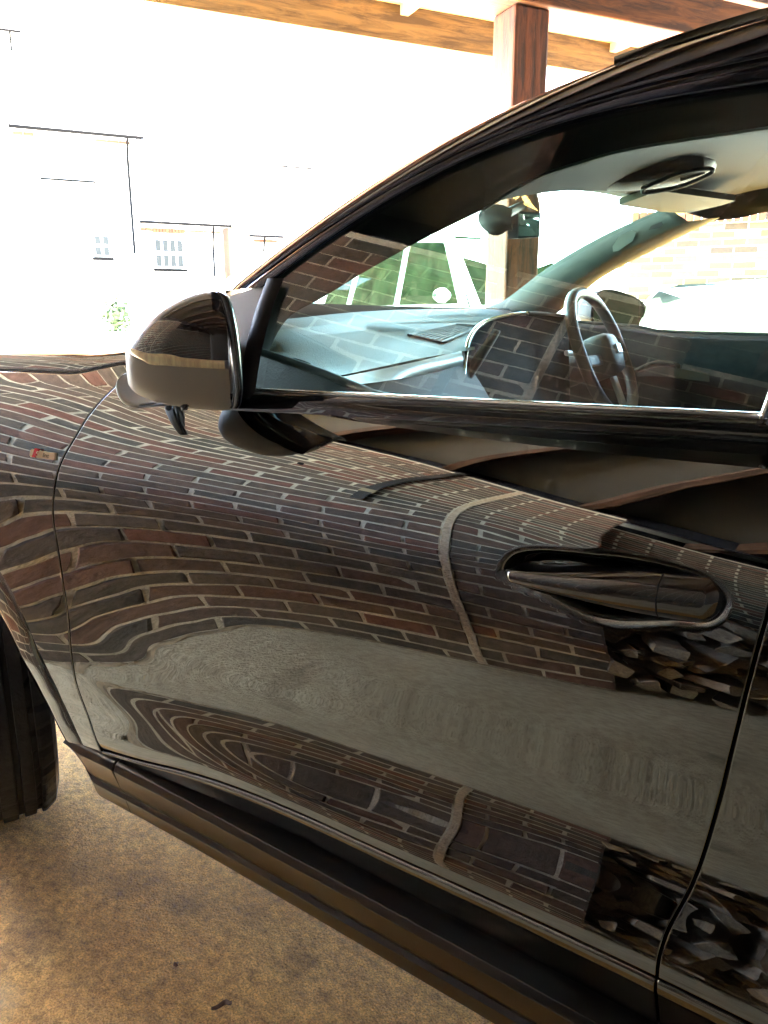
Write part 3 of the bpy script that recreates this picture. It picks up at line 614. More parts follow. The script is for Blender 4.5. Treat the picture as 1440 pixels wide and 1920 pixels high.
FLANK = '''
-11581 -6528 -1771 2692 6858 10729 14305 17587 20578 23279 25695 27830 29690 31281 32610 33684 34512 35104 35468 35617 35560 35309 34877 34275 33516 32613 31579 30427 29169 27818 26385 24883 23321 21710 20058 18374 16664 14935 13193 11442 9687 7931 6178 4431 2690 959 -761 -2470 -4167 -5852
-16501 -11480 -6757 -2330 1799 5632 9170 12414 15365 18028 20405 22501 24320 25869 27155 28186 28971 29520 29844 29953 29861 29579 29120 28499 27727 26819 25787 24644 23403 22076 20673 19204 17680 16108 14498 12855 11188 9501 7801 6092 4379 2665 954 -753 -2452 -4143 -5824 -7496 -9156 -10806
-21490 -16454 -11719 -7287 -3157 672 4201 7432 10367 13009 15361 17429 19218 20734 21986 22981 23730 24244 24534 24614 24495 24192 23718 23087 22313 21410 20391 19268 18053 16757 15390 13962 12481 10955 9391 7797 6178 4540 2889 1229 -436 -2102 -3767 -5427 -7082 -8729 -10369 -12001 -13625 -15240
-26552 -21450 -16659 -12179 -8010 -4152 -602 2642 5582 8221 10564 12617 14385 15877 17101 18068 18789 19276 19541 19599 19463 19148 18669 18040 17276 16389 15392 14298 13118 11862 10539 9157 7725 6250 4739 3199 1635 52 -1543 -3148 -4758 -6370 -7982 -9592 -11197 -12799 -14395 -15986 -17572 -19152
-31694 -26473 -21576 -17005 -12759 -8836 -5235 -1954 1012 3666 6014 8063 9821 11298 12503 13450 14150 14617 14865 14911 14768 14452 13979 13363 12618 11758 10795 9739 8602 7393 6119 4790 3414 1996 543 -937 -2440 -3961 -5494 -7037 -8586 -10138 -11691 -13245 -14798 -16351 -17902 -19451 -20999 -22546
-36928 -31529 -26476 -21767 -17402 -13380 -9698 -6354 -3341 -655 1713 3770 5529 6999 8194 9127 9814 10270 10512 10554 10414 10109 9653 9061 8347 7524 6603 5595 4508 3352 2134 864 -453 -1808 -3196 -4610 -6045 -7497 -8961 -10435 -11915 -13402 -14892 -16386 -17884 -19385 -20889 -22397 -23908 -25423
-42264 -36627 -31361 -26466 -21940 -17783 -13990 -10556 -7476 -4740 -2338 -260 1509 2983 4176 5106 5789 6243 6486 6536 6411 6127 5700 5143 4471 3695 2824 1869 839 -258 -1414 -2621 -3872 -5158 -6475 -7816 -9176 -10551 -11940 -13338 -14745 -16160 -17584 -19015 -20455 -21903 -23360 -24826 -26302 -27786
-47714 -41773 -36237 -31105 -26376 -22046 -18110 -14562 -11392 -8588 -6137 -4024 -2233 -745 456 1391 2080 2543 2800 2869 2770 2520 2133 1623 1001 279 -535 -1432 -2401 -3435 -4526 -5663 -6841 -8053 -9291 -10551 -11828 -13121 -14426 -15743 -17072 -18413 -19766 -21133 -22513 -23908 -25318 -26744 -28185 -29641
-53277 -46971 -41109 -35692 -30715 -26176 -22065 -18374 -15090 -12197 -9679 -7516 -5689 -4177 -2956 -2004 -1298 -815 -532 -430 -489 -694 -1030 -1486 -2051 -2716 -3471 -4305 -5211 -6178 -7197 -8259 -9358 -10486 -11637 -12808 -13996 -15199 -16417 -17649 -18896 -20161 -21443 -22744 -24066 -25408 -26771 -28156 -29563 -30991
-58939 -52218 -45984 -40236 -34972 -30184 -25864 -21999 -18572 -15566 -12959 -10729 -8851 -7299 -6046 -5065 -4328 -3810 -3486 -3337 -3344 -3494 -3773 -4171 -4678 -5284 -5978 -6750 -7588 -8483 -9424 -10404 -11415 -12450 -13507 -14582 -15674 -16782 -17908 -19054 -20219 -21407 -22619 -23857 -25120 -26410 -27727 -29071 -30442 -31841
-64662 -57501 -50866 -44755 -39165 -34091 -29522 -25445 -21841 -18691 -15969 -13649 -11701 -10093 -8792 -7765 -6981 -6411 -6031 -5823 -5769 -5859 -6081 -6423 -6875 -7424 -8058 -8764 -9530 -10346 -11202 -12089 -13002 -13937 -14891 -15864 -16855 -17867 -18902 -19961 -21047 -22162 -23306 -24482 -25688 -26927 -28197 -29498 -30831 -32195
-70386 -62797 -55756 -49264 -43319 -37920 -33060 -28727 -24904 -21570 -18700 -16262 -14220 -12534 -11164 -10070 -9218 -8578 -8129 -7855 -7741 -7776 -7948 -8241 -8643 -9137 -9709 -10345 -11032 -11760 -12519 -13304 -14110 -14936 -15781 -16648 -17538 -18455 -19401 -20379 -21390 -22436 -23517 -24634 -25786 -26972 -28194 -29449 -30738 -32061
-76029 -68066 -60648 -53777 -47459 -41699 -36501 -31862 -27769 -24205 -21142 -18548 -16379 -14585 -13116 -11928 -10985 -10263 -9742 -9407 -9246 -9241 -9374 -9629 -9984 -10424 -10929 -11487 -12085 -12712 -13363 -14034 -14725 -15436 -16170 -16932 -17725 -18552 -19417 -20320 -21264 -22247 -23270 -24330 -25429 -26563 -27732 -28937 -30175 -31448
-81514 -73252 -65508 -58287 -51597 -45453 -39873 -34871 -30449 -26596 -23286 -20483 -18137 -16189 -14581 -13269 -12223 -11420 -10843 -10472 -10286 -10260 -10370 -10591 -10902 -11280 -11711 -12178 -12671 -13185 -13716 -14265 -14835 -15431 -16058 -16722 -17426 -18174 -18967 -19805 -20689 -21616 -22584 -23591 -24635 -25715 -26829 -27976 -29157 -30370
-86783 -78288 -70277 -62751 -55718 -49194 -43205 -37784 -32959 -28741 -25112 -22026 -19428 -17265 -15478 -14027 -12887 -12033 -11436 -11063 -10878 -10849 -10943 -11132 -11390 -11698 -12037 -12397 -12771 -13158 -13560 -13984 -14435 -14923 -15453 -16031 -16660 -17341 -18074 -18857 -19689 -20564 -21480 -22435 -23424 -24447 -25501 -26585 -27700 -28845
-91814 -83114 -74871 -67085 -59755 -52889 -46505 -40636 -35333 -30639 -26564 -23082 -20152 -17724 -15741 -14172 -12983 -12127 -11551 -11205 -11040 -11016 -11095 -11244 -11437 -11655 -11884 -12118 -12358 -12610 -12882 -13186 -13530 -13925 -14375 -14884 -15454 -16083 -16767 -17504 -18288 -19115 -19980 -20881 -21814 -22776 -23767 -24784 -25829 -26900
-96612 -87694 -79221 -71189 -63595 -56435 -49705 -43419 -37612 -32340 -27661 -23632 -20274 -17549 -15404 -13776 -12589 -11765 -11230 -10921 -10783 -10762 -10816 -10909 -11015 -11119 -11216 -11310 -11409 -11527 -11680 -11881 -12139 -12463 -12855 -13316 -13843 -14432 -15077 -15772 -16511 -17290 -18104 -18949 -19823 -20723 -21649 -22599 -23573 -24571
-101189 -92022 -83290 -74994 -67130 -59687 -52650 -45996 -39714 -33848 -28521 -23885 -20047 -17024 -14732 -13038 -11828 -11011 -10503 -10225 -10104 -10073 -10080 -10090 -10080 -10047 -9997 -9945 -9910 -9913 -9970 -10096 -10298 -10578 -10936 -11367 -11865 -12423 -13032 -13687 -14382 -15112 -15872 -16659 -17473 -18310 -19172 -20058 -20968 -21901
-105551 -96107 -87087 -78492 -70319 -62560 -55196 -48199 -41549 -35273 -29487 -24373 -20102 -16713 -14101 -12165 -10810 -9926 -9401 -9121 -8984 -8908 -8832 -8725 -8574 -8390 -8194 -8011 -7870 -7791 -7791 -7879 -8056 -8320 -8664 -9079 -9556 -10086 -10661 -11275 -11922 -12599 -13303 -14031 -14785 -15564 -16368 -17199 -18057 -18943
-109692 -99962 -90641 -81729 -73223 -65121 -57425 -50142 -43294 -36889 -30928 -25505 -20762 -16790 -13642 -11295 -9658 -8597 -7957 -7591 -7368 -7189 -6988 -6736 -6436 -6112 -5798 -5527 -5327 -5215 -5202 -5289 -5472 -5740 -6083 -6488 -6946 -7447 -7986 -8555 -9152 -9773 -10419 -11090 -11788 -12515 -13274 -14066 -14892 -15753
-113595 -103597 -93994 -84787 -75978 -67580 -59619 -52133 -45155 -38685 -32669 -27047 -21826 -17215 -13440 -10558 -8491 -7088 -6175 -5583 -5166 -4812 -4448 -4047 -3623 -3209 -2840 -2545 -2346 -2255 -2272 -2391 -2599 -2882 -3226 -3622 -4058 -4529 -5027 -5548 -6090 -6655 -7245 -7864 -8516 -9206 -9937 -10711 -11529 -12392
-117242 -107028 -97204 -87773 -78745 -70138 -61977 -54290 -47091 -40381 -34128 -28254 -22746 -17757 -13476 -10010 -7352 -5403 -4016 -3029 -2290 -1681 -1132 -617 -141 274 613 858 994 1017 935 766 526 228 -116 -499 -912 -1347 -1800 -2270 -2758 -3269 -3811 -4391 -5015 -5688 -6413 -7193 -8028 -8919
-120625 -110287 -100337 -90780 -81623 -72878 -64558 -56670 -49214 -42186 -35578 -29387 -23629 -18356 -13642 -9560 -6174 -3488 -1440 97 1270 2194 2928 3502 3941 4266 4489 4611 4631 4549 4385 4161 3891 3580 3235 2865 2479 2083 1679 1261 822 351 -161 -723 -1342 -2022 -2766 -3576 -4451 -5393
-123762 -113413 -103440 -93843 -84626 -75791 -67340 -59270 -51578 -44267 -37351 -30850 -24765 -19081 -13817 -9052 -4879 -1365 1474 3689 5386 6658 7569 8177 8542 8723 8763 8698 8555 8352 8103 7819 7507 7171 6818 6461 6107 5755 5397 5021 4612 4158 3648 3075 2433 1721 934 75 -859 -1867
-126697 -116436 -106518 -96945 -87713 -78823 -70269 -62053 -54176 -46643 -39455 -32603 -26061 -19823 -13940 -8499 -3594 705 4353 7327 9615 11261 12370 13052 13408 13516 13433 13212 12905 12557 12182 11787 11386 10997 10632 10292 9972 9657 9328 8966 8555 8083 7542 6928 6236 5467 4619 3694 2690 1609
-129481 -119363 -109547 -100032 -90816 -81897 -73271 -64939 -56900 -49146 -41661 -34416 -27392 -20612 -14159 -8139 -2637 2283 6559 10134 12970 15088 16568 17523 18064 18279 18246 18019 17645 17173 16641 16088 15561 15097 14706 14372 14065 13755 13414 13023 12568 12041 11435 10751 9986 9143 8221 7220 6143 4988
-132153 -122188 -112483 -103038 -93852 -84921 -76240 -67803 -59596 -51606 -43816 -36213 -28801 -21615 -14746 -8308 -2370 3012 7762 11811 15135 17742 19685 21048 21934 22443 22654 22613 22345 21871 21257 20601 19989 19466 19038 18673 18328 17965 17558 17089 16549 15931 15235 14461 13609 12680 11677 10600 9449 8225
-134731 -124893 -115281 -105894 -96731 -87786 -79050 -70509 -62145 -53944 -45901 -38033 -30382 -23003 -15928 -9200 -2904 2855 7997 12465 16227 19286 21679 23469 24743 25592 26099 26325 26295 26019 25567 25028 24475 23962 23500 23062 22619 22146 21623 21037 20382 19654 18852 17978 17033 16018 14935 13783 12565 11280
-137206 -127451 -117894 -108534 -99368 -90391 -81591 -72955 -64471 -56134 -47954 -39957 -32183 -24664 -17425 -10495 -3953 2097 7563 12381 16511 19947 22721 24881 26497 27648 28412 28867 29098 29173 29106 28909 28608 28223 27767 27258 26705 26104 25447 24731 23952 23109 22202 21232 20198 19103 17947 16729 15452 14114
-139550 -129826 -120277 -110902 -101700 -92667 -83798 -75087 -66533 -58138 -49910 -41866 -34021 -26397 -19030 -11967 -5275 961 6658 11747 16176 19924 23001 25448 27334 28740 29756 30485 31026 31440 31734 31890 31888 31720 31386 30906 30308 29620 28858 28032 27148 26208 25212 24160 23054 21892 20675 19404 18077 16696
-141715 -131971 -122386 -112962 -103698 -94594 -85655 -76884 -68289 -59873 -51637 -43584 -35725 -28080 -20679 -13563 -6796 -462 5362 10616 15250 19234 22562 25263 27394 29038 30304 31300 32119 32818 33407 33863 34149 34227 34075 33709 33164 32479 31686 30811 29869 28870 27817 26713 25557 24350 23090 21779 20415 18999
-143649 -133840 -124188 -114693 -105356 -96182 -87176 -78349 -69711 -61271 -53031 -44989 -37157 -29559 -22217 -15160 -8434 -2106 3746 9056 13781 17897 21400 24312 26681 28582 30112 31365 32426 33351 34158 34835 35346 35646 35701 35514 35111 34527 33798 32958 32029 31028 29965 28846 27673 26447 25167 23834 22448 21009
-145299 -135397 -125659 -116087 -106682 -97447 -88388 -79510 -70825 -62344 -54085 -46067 -38303 -30801 -23572 -16641 -10049 -3848 1904 7157 11877 16044 19657 22734 25315 27459 29241 30736 32015 33127 34097 34925 35589 36058 36305 36321 36114 35706 35126 34403 33563 32627 31611 30525 29373 28161 26888 25556 24165 22715
-146623 -136617 -126791 -117146 -107683 -98403 -89311 -80410 -71708 -63221 -54974 -47000 -39321 -31937 -24851 -18085 -11678 -5671 -91 5037 9692 13858 17532 20727 23472 25812 27802 29500 30959 32223 33320 34259 35035 35636 36045 36253 36255 36058 35677 35133 34447 33639 32726 31721 30634 29472 28238 26934 25561 24120
-147593 -137488 -127583 -117878 -108374 -99072 -89976 -81090 -72427 -64002 -55835 -47947 -40360 -33095 -26170 -19600 -13402 -7594 -2186 2811 7383 11518 15213 18475 21326 23800 25938 27785 29381 30764 31960 32988 33856 34566 35112 35485 35680 35694 35529 35193 34700 34064 33300 32422 31442 30369 29209 27964 26638 25230
-148195 -138008 -128043 -118300 -108779 -99483 -90418 -81589 -73006 -64682 -56630 -48867 -41412 -34300 -27562 -21204 -15211 -9573 -4302 582 5069 9152 12830 16112 19016 21569 23803 25749 27442 28910 30182 31282 32228 33028 33686 34198 34559 34760 34798 34670 34381 33937 33351 32634 31797 30850 29799 28649 27401 26056
-148426 -138186 -128189 -118437 -108930 -99673 -90669 -81927 -73451 -65252 -57336 -49723 -42446 -35529 -28983 -22802 -16973 -11489 -6358 -1592 2799 6811 10447 13720 16644 19240 21531 23543 25299 26824 28150 29305 30311 31183 31929 32552 33047 33405 33616 33673 33574 33323 32925 32388 31721 30930 30020 28995 27857 26607
-148295 -138039 -128047 -118321 -108863 -99675 -90761 -82126 -73775 -65719 -57970 -50552 -43488 -36776 -30404 -24366 -18670 -13323 -8331 -3696 581 4506 8088 11335 14262 16880 19207 21259 23055 24621 25991 27190 28239 29159 29970 30679 31277 31754 32100 32309 32378 32305 32092 31742 31256 30639 29892 29019 28019 26894
-147817 -137591 -127647 -117987 -108610 -99521 -90723 -82220 -74020 -66134 -58581 -51377 -44510 -37969 -31753 -25861 -20302 -15092 -10238 -5735 -1572 2260 5771 8970 11869 14479 16812 18881 20712 22328 23747 24987 26075 27039 27904 28673 29339 29898 30346 30678 30891 30979 30940 30769 30465 30027 29453 28745 27903 26926
-147015 -136871 -127021 -117467 -108208 -99248 -90591 -82245 -74221 -66526 -59158 -52123 -45433 -39071 -33025 -27293 -21883 -16812 -12087 -7701 -3644 92 3511 6625 9448 11999 14295 16357 18204 19855 21324 22631 23796 24835 25755 26563 27275 27897 28430 28871 29211 29444 29561 29556 29421 29154 28750 28210 27532 26716
-145916 -135909 -126201 -116794 -107688 -98888 -90399 -82225 -74372 -66850 -59669 -52828 -46306 -40102 -34217 -28654 -23410 -18483 -13869 -9579 -5618 -1989 1313 4306 7015 9470 11696 13715 15548 17212 18722 20092 21331 22445 23437 24317 25102 25803 26427 26971 27429 27791 28046 28186 28201 28088 27840 27458 26938 26282
-144553 -134737 -125218 -115997 -107078 -98464 -90162 -82176 -74511 -67172 -60162 -53480 -47115 -41064 -35331 -29917 -24819 -20027 -15538 -11359 -7507 -4000 -828 2036 4626 6973 9109 11060 12851 14501 16026 17434 18728 19913 20992 21972 22863 23671 24403 25056 25625 26101 26475 26737 26879 26897 26785 26541 26165 25655
-142965 -133386 -124098 -115101 -106398 -97991 -89887 -82095 -74621 -67465 -60620 -54088 -47873 -41971 -36378 -31099 -26132 -21471 -17117 -13073 -9351 -5957 -2887 -122 2368 4617 6661 8535 10266 11878 13387 14803 16133 17381 18547 19636 20646 21577 22427 23192 23865 24442 24914 25276 25522 25646 25646 25519 25264 24881
-141198 -131892 -122865 -114119 -105655 -97476 -89582 -81978 -74671 -67673 -61000 -54644 -48591 -42840 -37393 -32250 -27409 -22866 -18627 -14698 -11082 -7778 -4782 -2085 335 2512 4483 6288 7957 9516 10987 12387 13730 15023 16265 17450 18571 19616 20574 21438 22202 22863 23416 23858 24185 24396 24485 24453 24296 24017
-139303 -130287 -121540 -113061 -104849 -96908 -89236 -81838 -74716 -67879 -61347 -55135 -49243 -43663 -38382 -33383 -28658 -24214 -20061 -16204 -12648 -9399 -6450 -3790 -1402 740 2673 4437 6060 7570 8995 10363 11698 13013 14304 15558 16756 17880 18914 19850 20681 21406 22022 22528 22921 23199 23360 23404 23330 23137
-137331 -128610 -120145 -111937 -103984 -96284 -88840 -81655 -74734 -68079 -61699 -55622 -49872 -44437 -39292 -34420 -29811 -25466 -21388 -17586 -14067 -10834 -7892 -5235 -2841 -685 1261 3022 4632 6123 7521 8858 10174 11485 12788 14063 15286 16437 17503 18473 19344 20112 20773 21326 21770 22103 22325 22437 22437 22327
-135334 -126896 -118706 -110762 -103065 -95611 -88398 -81423 -74691 -68223 -62036 -56132 -50514 -45183 -40133 -35357 -30845 -26586 -22576 -18818 -15322 -12098 -9154 -6485 -4067 -1871 128 1949 3612 5140 6560 7904 9207 10491 11763 13004 14194 15322 16376 17348 18231 19019 19706 20291 20773 21153 21433 21613 21695 21678
-133355 -125187 -117257 -109564 -102109 -94894 -87916 -81175 -74670 -68405 -62394 -56638 -51133 -45892 -40924 -36225 -31783 -27587 -23630 -19914 -16446 -13236 -10292 -7610 -5162 -2915 -841 1074 2838 4459 5952 7343 8663 9933 11154 12328 13457 14536 15556 16507 17378 18163 18856 19458 19970 20395 20736 20997 21179 21282
-131435 -123518 -115832 -108377 -101152 -94161 -87407 -80892 -74611 -68551 -62708 -57088 -51706 -46573 -41692 -37055 -32658 -28496 -24572 -20892 -17460 -14277 -11338 -8626 -6126 -3820 -1682 306 2154 3867 5446 6908 8276 9566 10784 11935 13029 14070 15052 15967 16809 17572 18256 18865 19405 19881 20298 20659 20968 21225
-129610 -121924 -114466 -107235 -100233 -93457 -86906 -80582 -74489 -68630 -62985 -57540 -52297 -47266 -42455 -37861 -33486 -29337 -25423 -21750 -18325 -15143 -12195 -9463 -6929 -4574 -2383 -338 1574 3359 5023 6566 7997 9334 10589 11768 12872 13901 14854 15730 16531 17264 17935 18555 19132 19673 20186 20673 21136 21576
-127911 -120436 -113189 -106169 -99375 -92807 -86462 -80340 -74439 -68758 -63285 -58003 -52894 -47952 -43185 -38611 -34244 -30094 -26169 -22480 -19036 -15839 -12872 -10114 -7543 -5143 -2899 -794 1188 3049 4781 6389 7884 9286 10606 11839 12973 14003 14932 15772 16541 17254 17928 18579 19216 19847 20478 21112 21748 22388
-126361 -119081 -112027 -105199 -98597 -92223 -86075 -80147 -74426 -68895 -63544 -58367 -53356 -48500 -43793 -39247 -34884 -30723 -26781 -23071 -19602 -16371 -13368 -10573 -7966 -5524 -3227 -1058 991 2924 4745 6448 8036 9520 10904 12174 13320 14340 15250 16073 16837 17567 18283 19002 19734 20484 21255 22047 22860 23694
-124976 -117873 -110994 -104338 -97907 -91699 -85711 -79936 -74358 -68957 -63719 -58637 -53702 -48906 -44245 -39726 -35366 -31191 -27230 -23499 -20000 -16733 -13693 -10864 -8220 -5736 -3388 -1155 978 3006 4923 6735 8438 10019 11458 12740 13872 14878 15788 16634 17446 18250 19064 19902 20767 21663 22587 23537 24511 25509
-123762 -116815 -110088 -103580 -97291 -91216 -85349 -79682 -74208 -68920 -63797 -58810 -53939 -49180 -44540 -40033 -35680 -31506 -27532 -23776 -20247 -16949 -13874 -10998 -8303 -5765 -3361 -1071 1121 3235 5277 7226 9053 10713 12170 13444 14575 15603 16567 17501 18433 19381 20357 21363 22398 23455 24531 25622 26724 27837
-122713 -115894 -109289 -102898 -96718 -90747 -84980 -79411 -74034 -68833 -63783 -58854 -54027 -49293 -44660 -40152 -35801 -31628 -27647 -23871 -20311 -16972 -13853 -10936 -8195 -5602 -3133 -767 1512 3716 5835 7841 9703 11390 12890 14220 15426 16558 17662 18771 19905 21069 22260 23471 24691 25911 27123 28322 29507 30677
-121806 -115078 -108560 -102251 -96150 -90255 -84562 -79066 -73755 -68611 -63607 -58714 -53902 -49167 -44528 -40014 -35657 -31474 -27474 -23669 -20076 -16706 -13552 -10594 -7809 -5164 -2632 -196 2158 4424 6576 8596 10460 12162 13715 15153 16518 17857 19207 20587 21998 23430 24867 26292 27691 29053 30371 31640 32858 34024
-120996 -114323 -107855 -101593 -95535 -89679 -84022 -78553 -73259 -68119 -63109 -58205 -53388 -48657 -44025 -39510 -35131 -30911 -26873 -23037 -19418 -16017 -12822 -9809 -6960 -4249 -1648 849 3231 5497 7650 9663 11518 13237 14865 16460 18065 19711 21400 23122 24853 26569 28247 29867 31416 32884 34267 35560 36763 37876
-120217 -113567 -107115 -100861 -94805 -88944 -83271 -77775 -72443 -67255 -62193 -57242 -52393 -47644 -43001 -38469 -34061 -29803 -25732 -21867 -18212 -14762 -11507 -8421 -5477 -2665 20 2582 5007 7273 9375 11320 13132 14873 16623 18450 20381 22401 24471 26546 28584 30553 32431 34201 35854 37384 38787 40063 41210 42230
-119388 -112733 -106265 -99983 -93886 -87971 -82230 -76655 -71235 -65956 -60809 -55783 -50874 -46078 -41396 -36833 -32403 -28128 -24031 -20130 -16430 -12926 -9607 -6455 -3454 -592 2139 4744 7218 9538 11678 13643 15498 17354 19332 21491 23803 26200 28609 30973 33247 35401 37414 39276 40980 42523 43905 45124 46183 47079
-118409 -111730 -105219 -98877 -92701 -86689 -80837 -75141 -69593 -64190 -58925 -53795 -48797 -43929 -39192 -34592 -30139 -25846 -21726 -17791 -14047 -10495 -7130 -3945 -929 1928 4640 7224 9700 12081 14363 16539 18694 20944 23347 25908 28568 31250 33888 36431 38841 41091 43166 45056 46757 48267 49589 50720 51663 52417
-117167 -110452 -103882 -97456 -91175 -85039 -79046 -73197 -67493 -61935 -56523 -51260 -46146 -41183 -36375 -31725 -27239 -22921 -18777 -14813 -11036 -7451 -4060 -863 2145 4979 7656 10201 12650 15051 17483 20050 22824 25760 28753 31724 34648 37502 40253 42866 45313 47575 49638 51496 53145 54584 55812 56829 57635 58231
-115537 -108786 -102152 -95637 -89240 -82966 -76816 -70798 -64916 -59179 -53594 -48170 -42913 -37829 -32925 -28204 -23666 -19312 -15141 -11155 -7356 -3750 -342 2868 5884 8723 11414 14004 16555 19157 21924 24975 28326 31834 35309 38636 41789 44763 47556 50161 52571 54777 56772 58551 60108 61441 62548 63428 64080 64505
-113395 -106617 -99928 -93330 -86824 -80415 -74109 -67915 -61847 -55916 -50137 -44526 -39096 -33860 -28825 -23999 -19383 -14974 -10767 -6759 -2943 682 4118 7369 10444 13369 16190 18982 21846 24896 28208 31766 35476 39239 42924 46440 49736 52788 55591 58157 60495 62611 64505 66172 67608 68810 69774 70498 70982 71226
-110618 -103832 -97107 -90446 -83849 -77322 -70874 -64516 -58263 -52133 -46149 -40330 -34699 -29272 -24067 -19094 -14357 -9858 -5589 -1539 2307 5967 9457 12797 16008 19130 22221 25365 28655 32164 35910 39809 43728 47596 51366 54962 58310 61381 64172 66696 68964 70986 72767 74307 75604 76656 77461 78017 78324 78381
-107100 -100325 -93588 -86888 -80228 -73612 -67048 -60548 -54128 -47809 -41617 -35578 -29721 -24071 -18651 -13479 -8567 -3919 471 4616 8541 12278 15867 19350 22769 26167 29599 33134 36831 40678 44620 48616 52621 56579 60413 64031 67373 70431 73202 75688 77892 79824 81489 82895 84044 84938 85577 85962 86092 85969
-102748 -96001 -89271 -82559 -75865 -69193 -62549 -55941 -49385 -42901 -36514 -30256 -24160 -18258 -12582 -7157 -2000 2879 7483 11825 15929 19834 23594 27270 30926 34608 38343 42154 46063 50059 54105 58168 62216 66182 69989 73578 76914 79956 82689 85114 87238 89067 90610 91876 92873 93608 94085 94307 94276 93992
-97484 -90771 -84062 -77358 -70658 -63963 -57275 -50600 -43949 -37337 -30788 -24329 -17997 -11828 -5861 -126 5353 10563 15504 20184 24622 28847 32904 36850 40751 44664 48614 52594 56618 60694 64809 68916 72944 76828 80521 83984 87178 90089 92701 95006 96999 98688 100081 101192 102032 102613 102942 103025 102864 102461
-91240 -84558 -77875 -71189 -64501 -57808 -51111 -44410 -37710 -31018 -24351 -17731 -11188 -4756 1526 7623 13507 19162 24581 29764 34719 39461 44012 48397 52654 56836 61014 65203 69369 73499 77605 81610 85415 88986 92332 95461 98364 101010 103370 105435 107202 108678 109873 110801 111474 111908 112110 112088 111847 111386
-83950 -77289 -70627 -63961 -57293 -50618 -43936 -37242 -30535 -23814 -17084 -10354 -3642 3028 9628 16126 22495 28710 34754 40612 46278 51749 57025 62111 67020 71767 76358 80801 85107 89260 93198 96803 100067 103053 105831 108413 110777 112914 114816 116473 117882 119045 119972 120674 121165 121456 121557 121475 121214 120775
-75545 -68891 -62239 -55588 -48939 -42289 -35635 -28971 -22289 -15581 -8837 -2050 4782 11656 18560 25477 32383 39251 46051 52754 59331 65756 71999 78033 83822 89327 94502 99329 103797 107858 111423 114455 117025 119242 121204 122961 124529 125919 127137 128189 129076 129802 130374 130799 131084 131238 131265 131171 130958 130626
-65967 -59302 -52647 -46001 -39366 -32739 -26117 -19494 -12857 -6191 526 7320 14218 21245 28420 35749 43223 50817 58496 66211 73904 81506 88940 96119 102951 109336 115187 120433 125012 128871 131988 134402 136208 137530 138487 139184 139700 140089 140389 140624 140812 140965 141084 141172 141226 141244 141225 141169 141073 140938
-55173 -48474 -41798 -35147 -28518 -21909 -15319 -8739 -2157 4448 11107 17863 24770 31888 39276 46984 55037 63424 72104 81001 90013 99012 107851 116368 124395 131767 138334 143976 148620 152245 154887 156627 157580 157878 157671 157109 156333 155464 154596 153797 153106 152542 152108 151795 151589 151474 151437 151467 151557 151705
'''
def head(v): return math.atan2(v[1], v[0])
def on_ground(a, b): return F(a, b, gz(a))
fdir = np.array([.951, -.31, 0]); mw = atT(815, 560, 8.2); yl = np.array([-.31, -.951, 0])
suv = mw + fdir * -.73 - yl * 1.13; suv_a = (suv - O0) @ WV
outside_car('silver large car facing right, seen through the windscreen left of the oak post', np.array([suv[0], suv[1], gz(suv_a)]), head(-fdir), 4.7, 1.95, 1.84, M['silver_paint'])
outside_car('white car seen through the far side window in front of the garden wall', on_ground(6.6, 7.7), head(MV * .93 + WV * .36), 4.6, 1.85, 1.60, M['white_paint'], glass=M['pale_glass'])
outside_car('small pale car with its wheel showing just above the dashboard edge', on_ground(14.5, 5.3), head(MV), 4.2, 1.75, 1.5, M['silver_paint'])

# ================================================================== THE BLACK CAR
car = empty('black_car', (-.6, .9, 0), 'glossy black car with folded door mirror filling the foreground, brick wall mirrored in its door', 'car')
def part(ob, parent=None): return keep(ob, parent or car)

# ---- flank: a spline surface Y(X, Z) of the body side, in micrometres
BX0, BX1, BZ0, BZ1, BNX, BNZ = -1.78, .45, .28, 1.16, 50, 72
TAB = np.array([[int(q) for q in ln.split()] for ln in FLANK.strip().split('\n')], float) / 1e6
def _cub(t):
    return [(1 - t) ** 3 / 6, (3 * t ** 3 - 6 * t ** 2 + 4) / 6, (-3 * t ** 3 + 3 * t ** 2 + 3 * t + 1) / 6, t ** 3 / 6]
def _S(x, z):
    fx = (x - BX0) / (BX1 - BX0) * (BNX - 1); fz = (z - BZ0) / (BZ1 - BZ0) * (BNZ - 1)
    i = np.clip(np.floor(fx), 1, BNX - 3).astype(int); j = np.clip(np.floor(fz), 1, BNZ - 3).astype(int)
    wx = _cub(fx - i); wz = _cub(fz - j); r = 0
    for b_ in range(4):
        for a_ in range(4): r = r + wz[b_] * wx[a_] * TAB[j + b_ - 1, i + a_ - 1]
    return r
def S(x, z):
    x, z = np.broadcast_arrays(np.asarray(x, float), np.asarray(z, float)); e = .02
    xc = np.clip(x, BX0 + .07, BX1 - .07); zc = np.clip(z, BZ0 + .02, BZ1 - .02)
    y = _S(xc, zc)
    y = y + (x - xc) * np.clip((_S(xc + e, zc) - _S(xc - e, zc)) / (2 * e), -.1, .1)
    y = y + (z - zc) * (_S(xc, zc + .008) - _S(xc, zc - .008)) / .016
    return y
GZ = np.array([.40, .447, .498, .578, .728, .841, .919, 1.007, 1.056, 1.102, 1.137, 1.173, 1.2]); GX = np.array([-1.222, -1.235, -1.256, -1.276, -1.252, -1.25, -1.252, -1.227, -1.196, -1.177, -1.153, -1.127, -1.105])
RZ = np.array([.40, .465, .538, .574, .606, .641, .695, .781, .844, .894, .953, .987, 1.05, 1.13, 1.2]); RX = np.array([-.175, -.178, -.184, -.184, -.176, -.164, -.155, -.143, -.136, -.131, -.125, -.121, -.115, -.105, -.10])
